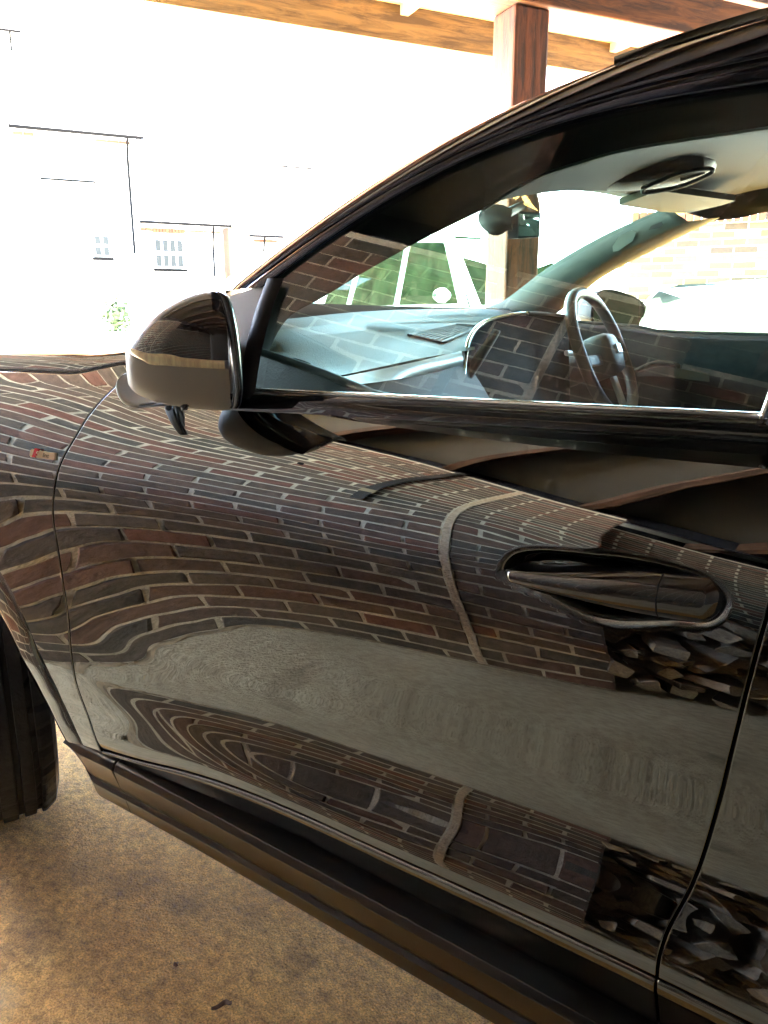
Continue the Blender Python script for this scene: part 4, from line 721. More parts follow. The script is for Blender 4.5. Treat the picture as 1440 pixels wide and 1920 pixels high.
def ease_interp(x, xs, ys):
    xx = np.linspace(xs[0], xs[-1], 400); yy = np.interp(xx, xs, ys); k = np.ones(25) / 25; yp = np.pad(yy, 12, mode='reflect', reflect_type='odd'); return np.interp(x, xx, np.convolve(yp, k, 'valid'))
def gapF(z): return ease_interp(z, GZ, GX)
def gapR(z): return ease_interp(z, RZ, RX)
BOX = np.array([-1.40, -1.355, -1.246, -1.155, -.949, -.746, -.574, -.405, -.295, -.189, .5, 2.]); BOZ = np.array([.43, .433, .449, .458, .500, .519, .522, .530, .533, .537, .54, .54])
def zbot(x): return ease_interp(x, BOX, BOZ)
def ztop(x): return 1.131 + .013 * x + .055 * smoothstep(-.93, -1.08, x)
def flange_grid(P, nrm_in=np.array([0, 1., 0]), w=.0012, depth=.022, edges='lrbt'):
    """adds a rolled edge all round a panel grid: P[u][v] -> grid with returns"""
    P = np.asarray(P, float)
    def roll(Q, axis_first):
        a, b = (Q[0], Q[1]) if axis_first else (Q[-1], Q[-2])
        t = a - b; t = t / (np.linalg.norm(t, axis=-1, keepdims=True) + 1e-9)
        r0 = a - t * .0009; a = a
        r1 = a + t * w * .7 + nrm_in * w * .35; r2 = a + t * w + nrm_in * w * 1.2; r3 = a + t * w + nrm_in * depth
        return [r3, r2, r1] if axis_first else [r1, r2, r3]
    def ring(Q):
        a, b = Q[0], Q[1]; t = (a - b) / (np.linalg.norm(a - b, axis=-1, keepdims=True) + 1e-9); c, d = Q[-1], Q[-2]; t2 = (c - d) / (np.linalg.norm(c - d, axis=-1, keepdims=True) + 1e-9)
        return np.concatenate([Q[:1], (a - t * .0008)[None], Q[1:-1], (c - t2 * .0008)[None], Q[-1:]], 0)
    P = ring(P); P = ring(P.transpose(1, 0, 2)).transpose(1, 0, 2)
    if 'l' in edges: P = np.concatenate([np.array(roll(P, True)), P], 0)
    if 'r' in edges: P = np.concatenate([P, np.array(roll(P, False))], 0)
    Q = P.transpose(1, 0, 2)
    if 'b' in edges: Q = np.concatenate([np.array(roll(Q, True)), Q], 0)
    if 't' in edges: Q = np.concatenate([Q, np.array(roll(Q, False))], 0)
    return Q.transpose(1, 0, 2)
def nodes(a, b, coarse, fine=None):
    """parameter samples from a to b, finer inside the interval fine=(lo,hi,step)"""
    out = [a]
    while out[-1] < b - 1e-9:
        x = out[-1]; st = coarse
        if fine and fine[0] - 1e-9 <= x < fine[1]: st = fine[2]
        elif fine and x < fine[0] < x + coarse: st = fine[0] - x + 1e-9
        out.append(min(b, x + st))
    return np.array(out)
# handle recess outline in X, Z
RO = smooth_curve(np.array([(-.404, .966), (-.398, .982), (-.384, .994), (-.355, 1.002), (-.31, 1.006), (-.262, 1.009), (-.21, 1.007), (-.178, 1.0), (-.160, .987), (-.161, .968), (-.178, .955), (-.205, .951), (-.235, .943), (-.262, .937), (-.29, .936), (-.318, .942), (-.345, .951), (-.38, .958), (-.404, .966)]), 150)
def inside_dist(x, z):
    q = np.stack([x.ravel(), z.ravel()], 1); d = np.full(len(q), 9.)
    near = (q[:, 0] > -.44) & (q[:, 0] < -.12) & (q[:, 1] > .90) & (q[:, 1] < 1.04); idx = np.where(near)[0]
    if len(idx):
        a = RO[:-1]; b_ = RO[1:]; qq = q[idx]
        ab = b_ - a; t = np.clip(((qq[:, None] - a) * ab).sum(2) / (ab ** 2).sum(1), 0, 1); dd = np.sqrt(((qq[:, None] - a - t[..., None] * ab) ** 2).sum(2)).min(1)
        ins = np.zeros(len(idx), bool)
        for k_ in range(len(a)):
            c = (a[k_, 1] > qq[:, 1]) != (b_[k_, 1] > qq[:, 1])
            xi = (b_[k_, 0] - a[k_, 0]) * (qq[:, 1] - a[k_, 1]) / (b_[k_, 1] - a[k_, 1] + 1e-12) + a[k_, 0]; ins ^= c & (qq[:, 0] < xi)
        d[idx] = np.where(ins, -dd, dd)
    return d.reshape(x.shape)
def panel(name, fl_, fr_, z0f, z1f, us, vs, zref, mat, recess=False, edges='lrbt', lipped=True):
    U, Vv = np.meshgrid(us, vs, indexing='ij'); z = zref[0] + (zref[1] - zref[0]) * Vv
    for _ in range(4):
        x = fl_(z) + (fr_(z) - fl_(z)) * U; z = z0f(x) + (z1f(x) - z0f(x)) * Vv
    y = S(x, z)
    if recess:
        d = inside_dist(x, z)
        dep = .030 * smoothstep(0, .020, -d) + .0012 * smoothstep(.0035, 0, d)
        y = y + dep
    lip = np.clip((.024 - (z - z0f(x))) / .024, 0, 1) if lipped else 0.
    y = y + .0032 * lip ** 2
    P = np.stack([x, y, z], 2)
    return part(surf(name, flange_grid(P, edges=edges), mat))
us = nodes(0, 1, .0065, ((1.245 - .42) / 1.11 - .06, .995, .0020)); vs = nodes(0, 1, .0065, (.74, .93, .0026))
door = panel('front_door', lambda z: gapF(z) + .0028, lambda z: gapR(z) - .0028, lambda x: zbot(x), ztop, us, vs, (.5, 1.13), M['paint'], True, edges='lrb')
panel('rear_door', lambda z: gapR(z) + .0028, lambda z: z * 0 + .95, lambda x: zbot(x), ztop, nodes(0, 1, .012), nodes(0, 1, .008), (.5, 1.13), M['paint'], edges='lrb')
AZ = np.array([.42, .458, .51, .583, .673, .754, .828, .885, .93, .955, .97, 1.2]); AX = np.array([-1.287, -1.30, -1.324, -1.345, -1.366, -1.40, -1.46, -1.54, -1.64, -1.75, -2.55, -2.55])
def archX(z): return np.where(np.asarray(z) > .93, np.interp(z, AZ, AX), ease_interp(np.minimum(z, .94), AZ, AX))
HOODZ = lambda x: 1.156 + .02 * smoothstep(-1.28, -1.14, x)
panel('front_fender', archX, lambda z: gapF(z) - .0028, lambda x: zbot(np.maximum(x, -1.4)) - .006, HOODZ, nodes(0, 1, .006), nodes(0, 1, .006), (.45, 1.15), M['paint'], lipped=False)
# dark inner body right behind the shut lines
xs = np.linspace(-1.34, .95, 60); zs = np.linspace(.40, 1.12, 20); X, Z = np.meshgrid(xs, zs, indexing='ij')
part(surf('inner_body', np.stack([X, S(X, Z) + .075, Z], 2), M['void']))
def seal(fx, z0, z1):
    zz = np.linspace(z0, z1, 40); V = []
    for z in zz:
        x = float(fx(z)); y = float(S(x, z)); V += [(x - .012, y + .016, z), (x + .012, y + .016, z)]
    return part(mesh('door_seal', V, gridfaces(40, 2), M['void']))
seal(gapF, .455, 1.16); seal(gapR, .545, 1.13)

# ---- door handle: a long rounded pull set in the recess
hx = np.linspace(-.4005, -.1635, 70); P = []
for i, x in enumerate(hx):
    t = i / 69; zc = .9655 + .013 * t; hh = .0085 + .0155 * smoothstep(0, .75, t); fade = float(min(1, (max(0., math.sin(math.pi * min(max(t * .99 + .005, 0), 1))) * 5.0)) ** .5)
    base = float(S(x, zc)); gz_ = float(S(x, zc + .01) - S(x, zc - .01)) / .02; out = .006 + .010 * math.sin(math.pi * t) ** .6; row = []
    for q in range(28):
        a_ = 2 * math.pi * q / 28; ca, sa = math.cos(a_), math.sin(a_); dz_ = hh * fade * np.sign(sa) * abs(sa) ** .45
        fy = (1 - .42 * (dz_ / .02) ** 2) if ca > 0 else -.9
        row.append((x, base + gz_ * dz_ + .010 - (.010 + out) * fade * fy * abs(ca) ** .35 - .10 * dz_, zc + dz_))
    P.append(row)
hd = part(surf('door_handle', P, M['gloss_black'], cv=True))
k_ = 52
part(tube('handle_split', [np.array(P[k_][q % 28]) * 1.0 for q in range(-6, 7)], .0009, M['void'], n=6), hd)

# ---- belt moulding, bright window line
T_ = math.tan(R(17.38))
def G(x, z): return .07 + T_ * (z - 1.13) + .26 * (z - 1.13) ** 2 - .0295 * (-.5 - x)
def hitG(px, py, off=0.):
    d = ray(px, py); t = .9 / d[1]
    for _ in range(25):
        p = CAM + t * d; t -= (p[1] - G(p[0], p[2]) - off) / d[1] * .9
    return CAM + t * d
xs = np.linspace(-1.0, .9, 110); P = []
for x in xs:
    z0 = float(ztop(max(x, -.93))); y0 = float(S(x, z0)); g1_ = G(x, z0 + .028); m_ = smoothstep(-1.0, -.9, x)
    P.append([(x, y0 + .006, z0 - .006), (x, y0 - .0005, z0 - .005), (x, y0 - .0012, z0 - .001), (x, y0 + .0005, z0 + .006), (x, y0 + (g1_ - y0) * .25 - .003, z0 + .016), (x, g1_ - .010, z0 + .0255), (x, g1_ - .004, z0 + .027), (x, g1_ + .004, z0 + .026)])
part(surf('belt_moulding', P, M['gloss_black']))
part(tube('window_line_trim', [(x, G(x, float(ztop(max(x, -.93))) + .029) - .004, float(ztop(max(x, -.93))) + .029) for x in np.linspace(-.92, -.16, 60)], .0036, M['chrome'], n=8))

# ---- side window
top_px = [(497, 560), (520, 522), (560, 494), (638, 441), (700, 400), (760, 370), (820, 326), (920, 281), (1045, 241), (1150, 218), (1290, 190), (1440, 160), (1640, 132)]
bot_px = [(455, 742), (700, 756), (1000, 772), (1300, 788), (1424, 796)]
tp = smooth_curve([hitG(*q) for q in top_px], 80); bt = smooth_curve([hitG(*q) for q in bot_px], 80)
P = []
for i in range(80):
    row = []
    for v in np.linspace(0, 1, 24): p = bt[i] + (tp[i] - bt[i]) * v; row.append((p[0], G(p[0], p[2]), p[2]))
    P.append(row)
part(surf('side_window', P, M['glass']))
re = smooth_curve([hitG(1424, 797, -.004), hitG(1446, 740, -.004), hitG(1478, 650, -.004), hitG(1560, 380, -.004), hitG(1650, 140, -.004)], 36)
part(tube('window_rear_trim', re, .0035, M['chrome'], n=8))
re2 = [p + np.array([.012, -.002, 0]) for p in re]
part(tube('window_rear_channel', re2, .006, M['trim_black'], n=8))
P = [[p + np.array([.016, .004, 0]), p + np.array([.09, .008, 0]), p + np.array([.15, .012, 0])] for p in re]
part(surf('b_pillar', P, M['gloss_black']))
part(surf('rear_side_window', [[p + np.array([.16, .012, 0]), p + np.array([.5, .03, 0]), p + np.array([.8, .05, 0])] for p in re], M['screen']))

# ---- A pillar and roof rail: loft from the glass edge to the outline against the sky
g_px = [(500, 540), (520, 520), (560, 493), (638, 440), (700, 399), (760, 369), (820, 325), (920, 280), (1045, 240), (1150, 217), (1290, 189), (1440, 159), (1640, 131)]
s_px = [(394, 545), (455, 501), (515, 459), (585, 411), (665, 361), (745, 312), (835, 261), (925, 211), (1015, 174), (1110, 141), (1230, 96), (1380, 40), (1600, -12)]
prof = [(0, .012), (.015, .000), (.05, -.005), (.12, -.008), (.22, -.0095), (.34, -.008), (.39, -.006), (.398, .006), (.412, .006), (.42, -.004), (.48, -.005), (.56, -.003), (.65, .001), (.74, .008), (.82, .017), (.89, .028), (.94, .040), (.98, .055), (1.0, .070)]
def fair(q, deg):                           # one fair curve through the measured points
    q = np.array(q, float); f = np.polynomial.Polynomial.fit(q[:, 0], q[:, 1], deg); x = np.linspace(q[0, 0], q[-1, 0], 200); return resample(np.stack([x, f(x)], 1), 90)
ns = 90; gp = fair(g_px, 4); sp = fair(s_px, 4)
P = []; sil = []
for i in range(ns):
    yg = hitG(*gp[i])[1]; row = []
    for (t, dy) in prof:
        q = gp[i] + (sp[i] - gp[i]) * t; d = ray(*q); y = yg + dy; row.append(CAM + d * ((y - CAM[1]) / d[1]))
    sil.append(row[-1]); row.append(row[-1] + np.array([-.015, .05, -.004])); P.append(row)
last = np.array(P[-1])
for k_ in range(1, 9):                      # the rail runs on over the rear door
    off = np.array([.15 * k_, .012 * k_, -.0022 * k_ * k_]); P.append([q + off for q in last]); sil.append(sil[ns - 1] + off)
ap = part(surf('a_pillar', P, M['pillar_black']))
sil = np.array(sil)
# roof and windscreen between this outline and its mirror image
i0 = int(np.argmin(np.abs(sp[:, 0] - 1158)))
P = []
for i in range(i0, len(sil)):
    a_ = sil[i] + np.array([0, -.004, .007]); b_ = mirror_car(a_); row = [a_ + np.array([0, .004, -.02]), a_]
    for t in np.linspace(.03, .97, 12): p = a_ + (b_ - a_) * t; p[2] += .055 * (1 - (2 * t - 1) ** 4); row.append(p)
    row.append(b_); P.append(row)
part(surf('roof_panel', P, M['paint']))
P = []
for i in range(2, i0 + 1):
    a_ = sil[i] + np.array([-.012, .04, -.002]); b_ = mirror_car(a_); row = []
    for t in np.linspace(0, 1, 14): p = a_ + (b_ - a_) * t; p[0] -= .09 * (1 - (2 * t - 1) ** 2) * (1 - .5 * i / i0); p[2] += .03 * (1 - (2 * t - 1) ** 2) * i / i0; row.append(p)
    P.append(row)
part(surf('windscreen', P, M['screen_glass']))

# ---- sail panel in front of the window
sail = [hitG(400, 566, -.006), hitG(500, 531, -.006), hitG(474, 640, -.010), hitG(452, 745, -.012), hitG(400, 745, -.012)]
part(mesh('mirror_sail', sail, [(0, 1, 2, 3, 4)], M['mirror_plastic'], smooth=False))
bar = smooth_curve([hitG(512, 522, -.014), hitG(490, 580, -.014), hitG(470, 660, -.014), hitG(456, 745, -.014)], 20)
part(surf('window_divider', [[p + np.array([-.016, .004, 0]), p + np.array([-.008, -.004, 0]), p + np.array([.008, -.004, 0]), p + np.array([.017, .006, 0])] for p in bar], M['trim_black']))

# ---- bonnet
P = []; xs = np.linspace(-2.6, -1.145, 80)
for x in xs:
    z0 = float(HOODZ(x)) + .006; y0 = float(S(x, z0 - .006)) + .004; fall = -.10 * smoothstep(-1.75, -2.6, x) ; row = []
    k_ = smoothstep(-1.30, -1.15, x)
    for (dy, dz) in ((.02, -.02), (.002, 0), (.0035, .004), (.007, .013), (.012, .022), (.02, .029), (.035, .0345), (.07, .040), (.16, .048), (.32, .056), (.55, .061), (.88, .063)):
        row.append((x, y0 + dy, z0 + dz * (1 - .35 * k_) + fall))
    half = list(row)
    for p in reversed(half[1:-1]): q = mirror_car(np.array(p)); row.append(tuple(q))
    P.append(row)
part(surf('bonnet', P, M['paint']))
# cowl between bonnet and windscreen
c0 = [np.array(r[4]) + np.array([.004, .01, -.02]) for r in [P[-1]]][0]
a_ = sil[2] + np.array([-.02, .05, -.03]); V = []
for t in np.linspace(0, 1, 12):
    q0 = np.array(P[-1][3]) + (np.array(P[-1][-3]) - np.array(P[-1][3])) * t + np.array([0, 0, -.03]); q1 = a_ + (mirror_car(a_) - a_) * t; q1[0] -= .06 * (1 - (2 * t - 1) ** 2)
    V += [q0, q1]
part(mesh('cowl', V, gridfaces(12, 2), M['trim_black']))

# front bumper ahead of the wheel, running round to the far side
half = [(-2.30, -.118), (-2.42, -.105), (-2.54, -.06), (-2.65, .03), (-2.73, .16), (-2.78, .35), (-2.82, .62), (-2.83, .80)]
P = []
for x, y in half:
    P.append([np.array([x + .05, y + .05, .26]), np.array([x, y, .32]), np.array([x - .015, y - .01, .50]), np.array([x, y, .68]), np.array([x + .01, y + .012, .86]), np.array([x + .05, y + .04, .985]), np.array([x + .10, y + .07, 1.03])])
P += [[mirror_car(q) for q in row] for row in P[::-1]]
part(surf('front_bumper', P, M['paint']))
# ---- wheel arch trim, liner, wheel
A2Z = np.array([.40, .436, .484, .541, .600, .648, .709, .80, .86, .90]); A2X = np.array([-1.335, -1.352, -1.380, -1.408, -1.424, -1.436, -1.470, -1.56, -1.66, -1.78])
P = []
for z in np.linspace(.436, .90, 60):
    z2 = z * .985; x1 = float(archX(min(z + .035, .955))) ; xo = float(archX(z)) - .006 - .012 * math.exp(-((z - .60) / .06) ** 2); xi = float(ease_interp(z2, A2Z, A2X)); xi = min(xi, xo - .02)
    y = float(S(xo, z)); row = []
    for (t, dy) in ((0, .03), (.0, .006), (.05, .001), (.12, -.001), (.4, -.004), (.7, -.006), (.86, -.0065), (.9, -.006), (.95, -.003), (1.0, .004), (1.02, .012), (1.03, .06)):
        row.append((xo + (xi - xo) * t, y + dy, z + (z2 - z) * t))
    P.append(row)
part(surf('wheel_arch_trim', P, M['paint']))
P = []
for z in np.linspace(.34, .98, 26):
    xi = float(np.interp(max(z, .41), A2Z, A2X)) + .012; P.append([(xi, .0 + .045, z), (xi - .01, .1, z), (xi - .03, .3, z), (xi - .05, .7, z)])
part(surf('wheel_arch_liner', P, M['void']))
part(mesh('wheel_arch_roof', [(-1.40, .03, .95), (-2.5, .0, .95), (-2.5, .7, .95), (-1.40, .7, .95)], [(0, 1, 2, 3)], M['void']))
wheel = bpy.data.objects.new('front_wheel', None); col.objects.link(wheel); wheel.location = (-1.905, .085, .365); wheel.rotation_euler = (0, 0, R(-24)); keep(wheel, car)
prof_t = [(-.095, .235), (-.122, .265), (-.126, .31), (-.115, .345), (-.095, .360)]
grooves = [-.058, -.012, .036, .076]
yy = [-.09]
for g in grooves: yy += [g - .0075, g - .006, g + .006, g + .0075]
yy += [.09]
for k_, y in enumerate(yy):
    deep = any(abs(abs(y - g) - .006) < 1e-6 for g in grooves); prof_t.append((y, .3655 - .003 * abs(y) / .09 - (.009 if deep else 0)))
prof_t += [(.095, .360), (.115, .345), (.126, .31), (.122, .265), (.095, .235)]
nT = 160; V = []
for k_ in range(nT):
    th = 2 * math.pi * k_ / nT
    for (y, r_) in prof_t:
        rr = r_
        if abs(y) > .076 + .004 and r_ > .34 and k_ % 4 == 0: rr -= .007          # shoulder sipes
        elif r_ > .362 and k_ % 5 == 0: rr -= .002
        V.append((rr * math.cos(th), y, rr * math.sin(th)))
me = mesh('tyre', V, gridfaces(nT, len(prof_t), True, False), M['rubber'], wheel, False)
V = [];
for (y, r_) in ((-.09, .232), (-.085, .215), (-.03, .20), (.06, .205), (.095, .236)):
    for q in range(40): V.append((r_ * math.cos(q * math.pi / 20), y, r_ * math.sin(q * math.pi / 20)))
rimo = mesh('rim', V, gridfaces(5, 40, False, True), M['rim'], wheel)
V, Fc = [], []
for q in range(10):
    a_ = q * math.pi / 5; v, f = box_data((.115 * math.cos(a_), -.07, .115 * math.sin(a_)), (.105 * math.cos(a_), .0, .105 * math.sin(a_)), (0, .016, 0), (-.014 * math.sin(a_), 0, .014 * math.cos(a_))); o = len(V); V += v; Fc += [tuple(o + x for x in g) for g in f]
mesh('spokes', V, Fc, M['rim'], wheel, False)

# ---- sills
def sill_profile(x):
    zt_ = float(zbot(x)) - .006; y0 = float(S(x, zt_ + .012)); fr = float(smoothstep(-1.2, -.75, x)); k_ = (zt_ - .436)
    drop = .012 + .010 * fr
    q = .006 + .024 * fr
    return [(y0 + .03, zt_ + .004), (y0 + .006, zt_ + .0005), (y0 + .003, zt_ - .001), (y0 + .0015, zt_ - .004), (y0 + .0025, zt_ - .12 * k_ - .003), (y0 + .003 + q * .22, zt_ - .30 * k_), (y0 + .003 + q * .55, zt_ - .55 * k_), (y0 + .003 + q * .9, zt_ - .82 * k_), (y0 + .003 + q, .440), (y0 + .003 + q + .006, .434)]
def crisp(pl, r=.0011):                     # polyline with tight rounded corners
    out = [pl[0]]
    for a_, b_, c_ in zip(pl, pl[1:], pl[2:]):
        a_, b_, c_ = map(np.array, (a_, b_, c_)); u = a_ - b_; v = c_ - b_; lu, lv = np.linalg.norm(u), np.linalg.norm(v)
        out += [tuple(b_ + u / lu * min(r, lu * .4)), tuple(b_ + (u / lu + v / lv) * min(r, lu * .4, lv * .4) * .22), tuple(b_ + v / lv * min(r, lv * .4))]
    return out + [pl[-1]]
def skirt_profile(x):
    zt_ = float(zbot(x)); y0 = float(S(x, zt_ + .006)) + .002; fr = float(smoothstep(-1.2, -.8, x)); q = .026 * fr + .004
    return crisp([(y0 + .04, .4368), (y0 + q, .4362), (y0 - .003, .4325), (y0 - .0085, .4195), (y0 + .003, .376), (y0 + .0125, .3605), (y0 + .0065, .3535), (y0 + .0115, .325), (y0 + .028, .308), (y0 + .12, .303)])
xs = np.linspace(-1.188, .95, 150)
for xa, xb, nn in ((-1.232, -.1865, 120), (-.1815, .95, 80)):
    part(surf('sill_panel', flange_grid([[(x, y, z) for y, z in sill_profile(x)] for x in np.linspace(xa, xb, nn)], edges='lr'), M['paint']))
part(surf('side_skirt', flange_grid([[(x - .03 * smoothstep(.44, .33, z) * 0, y, z) for y, z in skirt_profile(x)] for x in xs], edges='l'), M['skirt']))
part(surf('front_skirt', flange_grid([[(x + (.02 * smoothstep(.42, .32, z)), y, z if z > .43 else .43 - (.43 - z) * float(smoothstep(-1.352, -1.29, x) * .8 + .2)) for y, z in skirt_profile(x)] for x in np.linspace(-1.348, -1.196, 24)], edges='lr'), M['skirt']))
part(mesh('sill_backing', [(-1.30, .03, .435), (.95, .10, .435), (.95, .11, .33), (-1.15, .05, .33)], [(0, 1, 2, 3)], M['void']))
part(box('underbody', (.35, .99, .36), (1.45, .1, 0), (-.02, .82, 0), (0, 0, .04), M['void']))
part(box('undertray', (-.4, .95, .30), (2.15, .18, 0), (-.02, .48, 0), (0, 0, .10), M['void']))
part(surf('far_flank', [[CF(xc, 1.84, .3), CF(xc, 1.86, .7), CF(xc, 1.80, 1.1)] for xc in np.linspace(-2.0, 1.6, 12)], M['paint']))
part(mesh('bulkhead', [CF(-.66, .12, .3), CF(-.66, 1.74, .3), CF(-.66, 1.74, 1.16), CF(-.66, .12, 1.16)], [(0, 1, 2, 3)], M['void']))
part(mesh('rear_bulkhead', [CF(1.3, .1, .3), CF(1.3, 1.74, .3), CF(1.3, 1.6, 1.58), CF(1.3, .3, 1.58)], [(0, 1, 2, 3)], M['void']))

# ---- badge on the fender
def flank_hit(px, py):
    d = ray(px, py); t = .7 / d[1]
    for _ in range(25): p = CAM + t * d; t -= (p[1] - float(S(p[0], p[2]))) / d[1] * .8
    return CAM + t * d
q00, q10, q01 = flank_hit(59, 857), flank_hit(105, 863), flank_hit(61, 839)
ux = q10 - q00; uz = q01 - q00; bl = np.linalg.norm(ux); bh = np.linalg.norm(uz) * .9; ux /= bl; uz = uz - ux * (uz @ ux); uz /= np.linalg.norm(uz); un = np.cross(ux, uz)
if un[1] > 0: un = -un
def bq(u, v, h=.0): return q00 + ux * u * bl + uz * v * bh + un * h
poly = [(.03, 0), (1, 0), (1, .82), (.40, .82), (.34, .95), (.06, .95), (0, .7), (0, .2)]
V = [bq(u, v, -.004) for u, v in poly] + [bq(u, v, .0035) for u, v in poly]; n = len(poly)
badge = part(mesh('badge', V, [tuple(range(n, 2 * n))] + [(i, (i + 1) % n, n + (i + 1) % n, n + i) for i in range(n)], M['badge'], smooth=False))
badge['label'] = 'small cream badge with red diagonal and lettering'
rp = [(.10, .02), (.28, .02), (.39, 1.05), (.20, 1.05)]
V = [bq(u, v, .002) for u, v in rp] + [bq(u, v, .0048) for u, v in rp]
part(mesh('red_emblem', V, [(4, 5, 6, 7)] + [(i, (i + 1) % 4, 4 + (i + 1) % 4, 4 + i) for i in range(4)], M['badge_red'], smooth=False), badge)
def letters(name, body, u, v, size, mat, h):
    cu = bpy.data.curves.new('lettering', 'FONT'); cu.body = body; cu.size = size; cu.extrude = .0004; cu.shear = .15
    tmp = bpy.data.objects.new('lettering_source', cu); col.objects.link(tmp); bpy.context.view_layer.update()
    me = bpy.data.meshes.new_from_object(tmp.evaluated_get(bpy.context.evaluated_depsgraph_get())); bpy.data.objects.remove(tmp); bpy.data.curves.remove(cu)
    Mx = Matrix.Identity(4); 
    for i in range(3): Mx[i][0], Mx[i][1], Mx[i][2], Mx[i][3] = ux[i], uz[i], un[i], bq(u, v, h)[i]
    me.transform(Mx); me.materials.clear(); me.materials.append(mat); ob = link(name, me); return part(ob, badge)
letters('letter', 'S', .29, .10, bh * .98, M['badge'], .0055)
letters('lettering', 'line', .53, .16, bh * .78, M['badge_text'], .0040)
# ---- folded door mirror: rim plane seen edge-on, shell towards the front
mirror = bpy.data.objects.new('door_mirror', None); col.objects.link(mirror); mirror.location = atT(430, 700, 1.08); keep(mirror, car)
DM = 1.06
vd = ray(432, 655) * np.array([1, 1, 0]); vd /= np.linalg.norm(vd)       # away from the viewer, along the rim
e1 = vd; e3 = np.array([-e1[1], e1[0], 0]); e3 = e3 if e3[0] < 0 else -e3
def mpt(px, py, depth=0.): return atT(px, py, DM) + e1 * depth
# stations: rim -> tip ; pixel top, strip, bottom, half width along e1
st_ = [(428, 548, 683, 768, .085), (404, 544, 682, 768, .086), (372, 549, 680, 766, .084), (340, 561, 678, 762, .080), (308, 579, 674, 757, .073), (282, 600, 669, 750, .064), (262, 622, 662, 742, .052), (248, 641, 657, 732, .038), (240, 652, 655, 722, .018)]
st_ = smooth_curve(np.array(st_, float), 34)
cap = []; strip = []; low = []
for k_, (px, yt, ys, yb, hw_) in enumerate(st_):
    top_ = atT(px, yt, DM + .085); bot_ = atT(px, yb, DM + .085); mid = (top_ + bot_) / 2; H2 = np.linalg.norm(top_ - bot_) / 2
    zs_ = atT(px, ys, DM + .02)[2]; fz = max(-.9, min(.9, (zs_ - mid[2]) / H2)); ang = math.asin(np.sign(fz) * abs(fz) ** (1 / .8)) 
    band = .0040 / H2
    def sec(th, grow=0.):
        c, s = math.cos(th), math.sin(th); return mid - e1 * (hw_ + grow) * np.sign(c) * abs(c) ** .75 + np.array([0, 0, 1]) * (H2 + grow) * np.sign(s) * abs(s) ** .8
    cap.append([sec(t) for t in np.linspace(ang + band * 1.1, math.pi - ang * .6, 26)])
    strip.append([sec(t, g) for t, g in ((ang + band * 1.15, -.001), (ang + band, .0022), (ang + band * .4, .004), (ang - band * .4, .004), (ang - band, .0022), (ang - band * 1.15, -.001))])
    low.append([sec(t) for t in np.linspace(ang - band * 1.1, -math.pi + -0 - ang * -.6, 26)])
part(surf('mirror_cap', cap, M['gloss_black']), mirror); part(surf('indicator_strip', strip[1:-1], M['amber']), mirror); part(surf('mirror_lower_shell', low, M['mirror_plastic']), mirror)
rim_px = [(404, 545), (416, 552), (427, 575), (436, 620), (442, 670), (446, 720), (444, 755), (438, 766)]
rc = smooth_curve(np.array(rim_px, float), 30); P = []
for i, (px, py) in enumerate(rc):
    t = i / 29; w_ = 16 + 3 * math.sin(math.pi * t); row = []
    for (du, dd) in ((-w_ * .55, .10), (-w_ * .55, .012), (-w_ * .45, .002), (-w_ * .1, -.004), (w_ * .3, -.003), (w_ * .52, .004), (w_ * .56, .02), (w_ * .56, .15)): row.append(atT(px + du, py + (2 if t < .05 else 0), DM + .003 + dd))
    P.append(row)
part(surf('mirror_bezel', P, M['gloss_black']), mirror)
gl_ = [atT(px + 4, py, DM + .02) + e1 * q for px, py in rc for q in (0, .15)]
part(mesh('mirror_glass', gl_, gridfaces(30, 2), M['mirror_glass']), mirror)
# mounting foot curling round under the shell
ft = smooth_curve([at(262, 700, .03), at(240, 704, .012), at(231, 716, .0), at(236, 738, -.004), at(250, 752, -.002), at(268, 758, .005)], 24); P = []
for i, p in enumerate(ft):
    n_ = np.array([-.5, -.6, -.2]); w2 = .009 * (.6 + .5 * math.sin(math.pi * i / 23)); tdir = ft[min(i + 1, 23)] - ft[max(i - 1, 0)]; tdir /= np.linalg.norm(tdir); b_ = np.array([0, 1., 0]); c_ = np.cross(tdir, b_)
    P.append([p + b_ * .05, p - b_ * .004 + c_ * 0, p - b_ * .008 - c_ * w2 * .4, p - b_ * .006 - c_ * w2, p + b_ * .05 - c_ * w2 * 1.2])
part(surf('mirror_foot', P, M['mirror_plastic'], thick=.003), mirror)
part(tube('drain_plug', [atT(346, 762, DM - .01), atT(347, 767, DM - .012)], [.006, .004], M['trim_black'], n=8), mirror)

# ================================================================== INTERIOR
def curve(pts, n=40): return smooth_curve([at(*q) for q in pts], n)
def loft(name, curves, mat, n=40, parent=None, thick=0.): 
    P = np.array([curve(c, n) for c in curves]); return part(surf(name, P, mat, thick=thick), parent)
dash = bpy.data.objects.new('dashboard', None); col.objects.link(dash); dash.location = CF(-.5, .9, .9); keep(dash, car)
loft('dash_front_edge', [[(520, 600, .32), (700, 583, .75), (880, 579, 1.30), (985, 582, 1.60)], [(515, 606, .30), (700, 594, .70), (880, 590, 1.15), (975, 592, 1.5)], [(508, 622, .27), (690, 604, .62), (850, 602, 1.02), (960, 602, 1.40)]], M['dash_dark'], parent=dash)
loft('demister_strip', [[(690, 601, .60), (760, 599, .74), (850, 596, .94), (985, 591, 1.36)], [(688, 605, .57), (760, 604, .70), (850, 602, .90), (985, 598, 1.32)], [(690, 608, .56), (760, 607, .69), (850, 605.5, .89), (985, 602, 1.30)]], M['dash'], parent=dash)
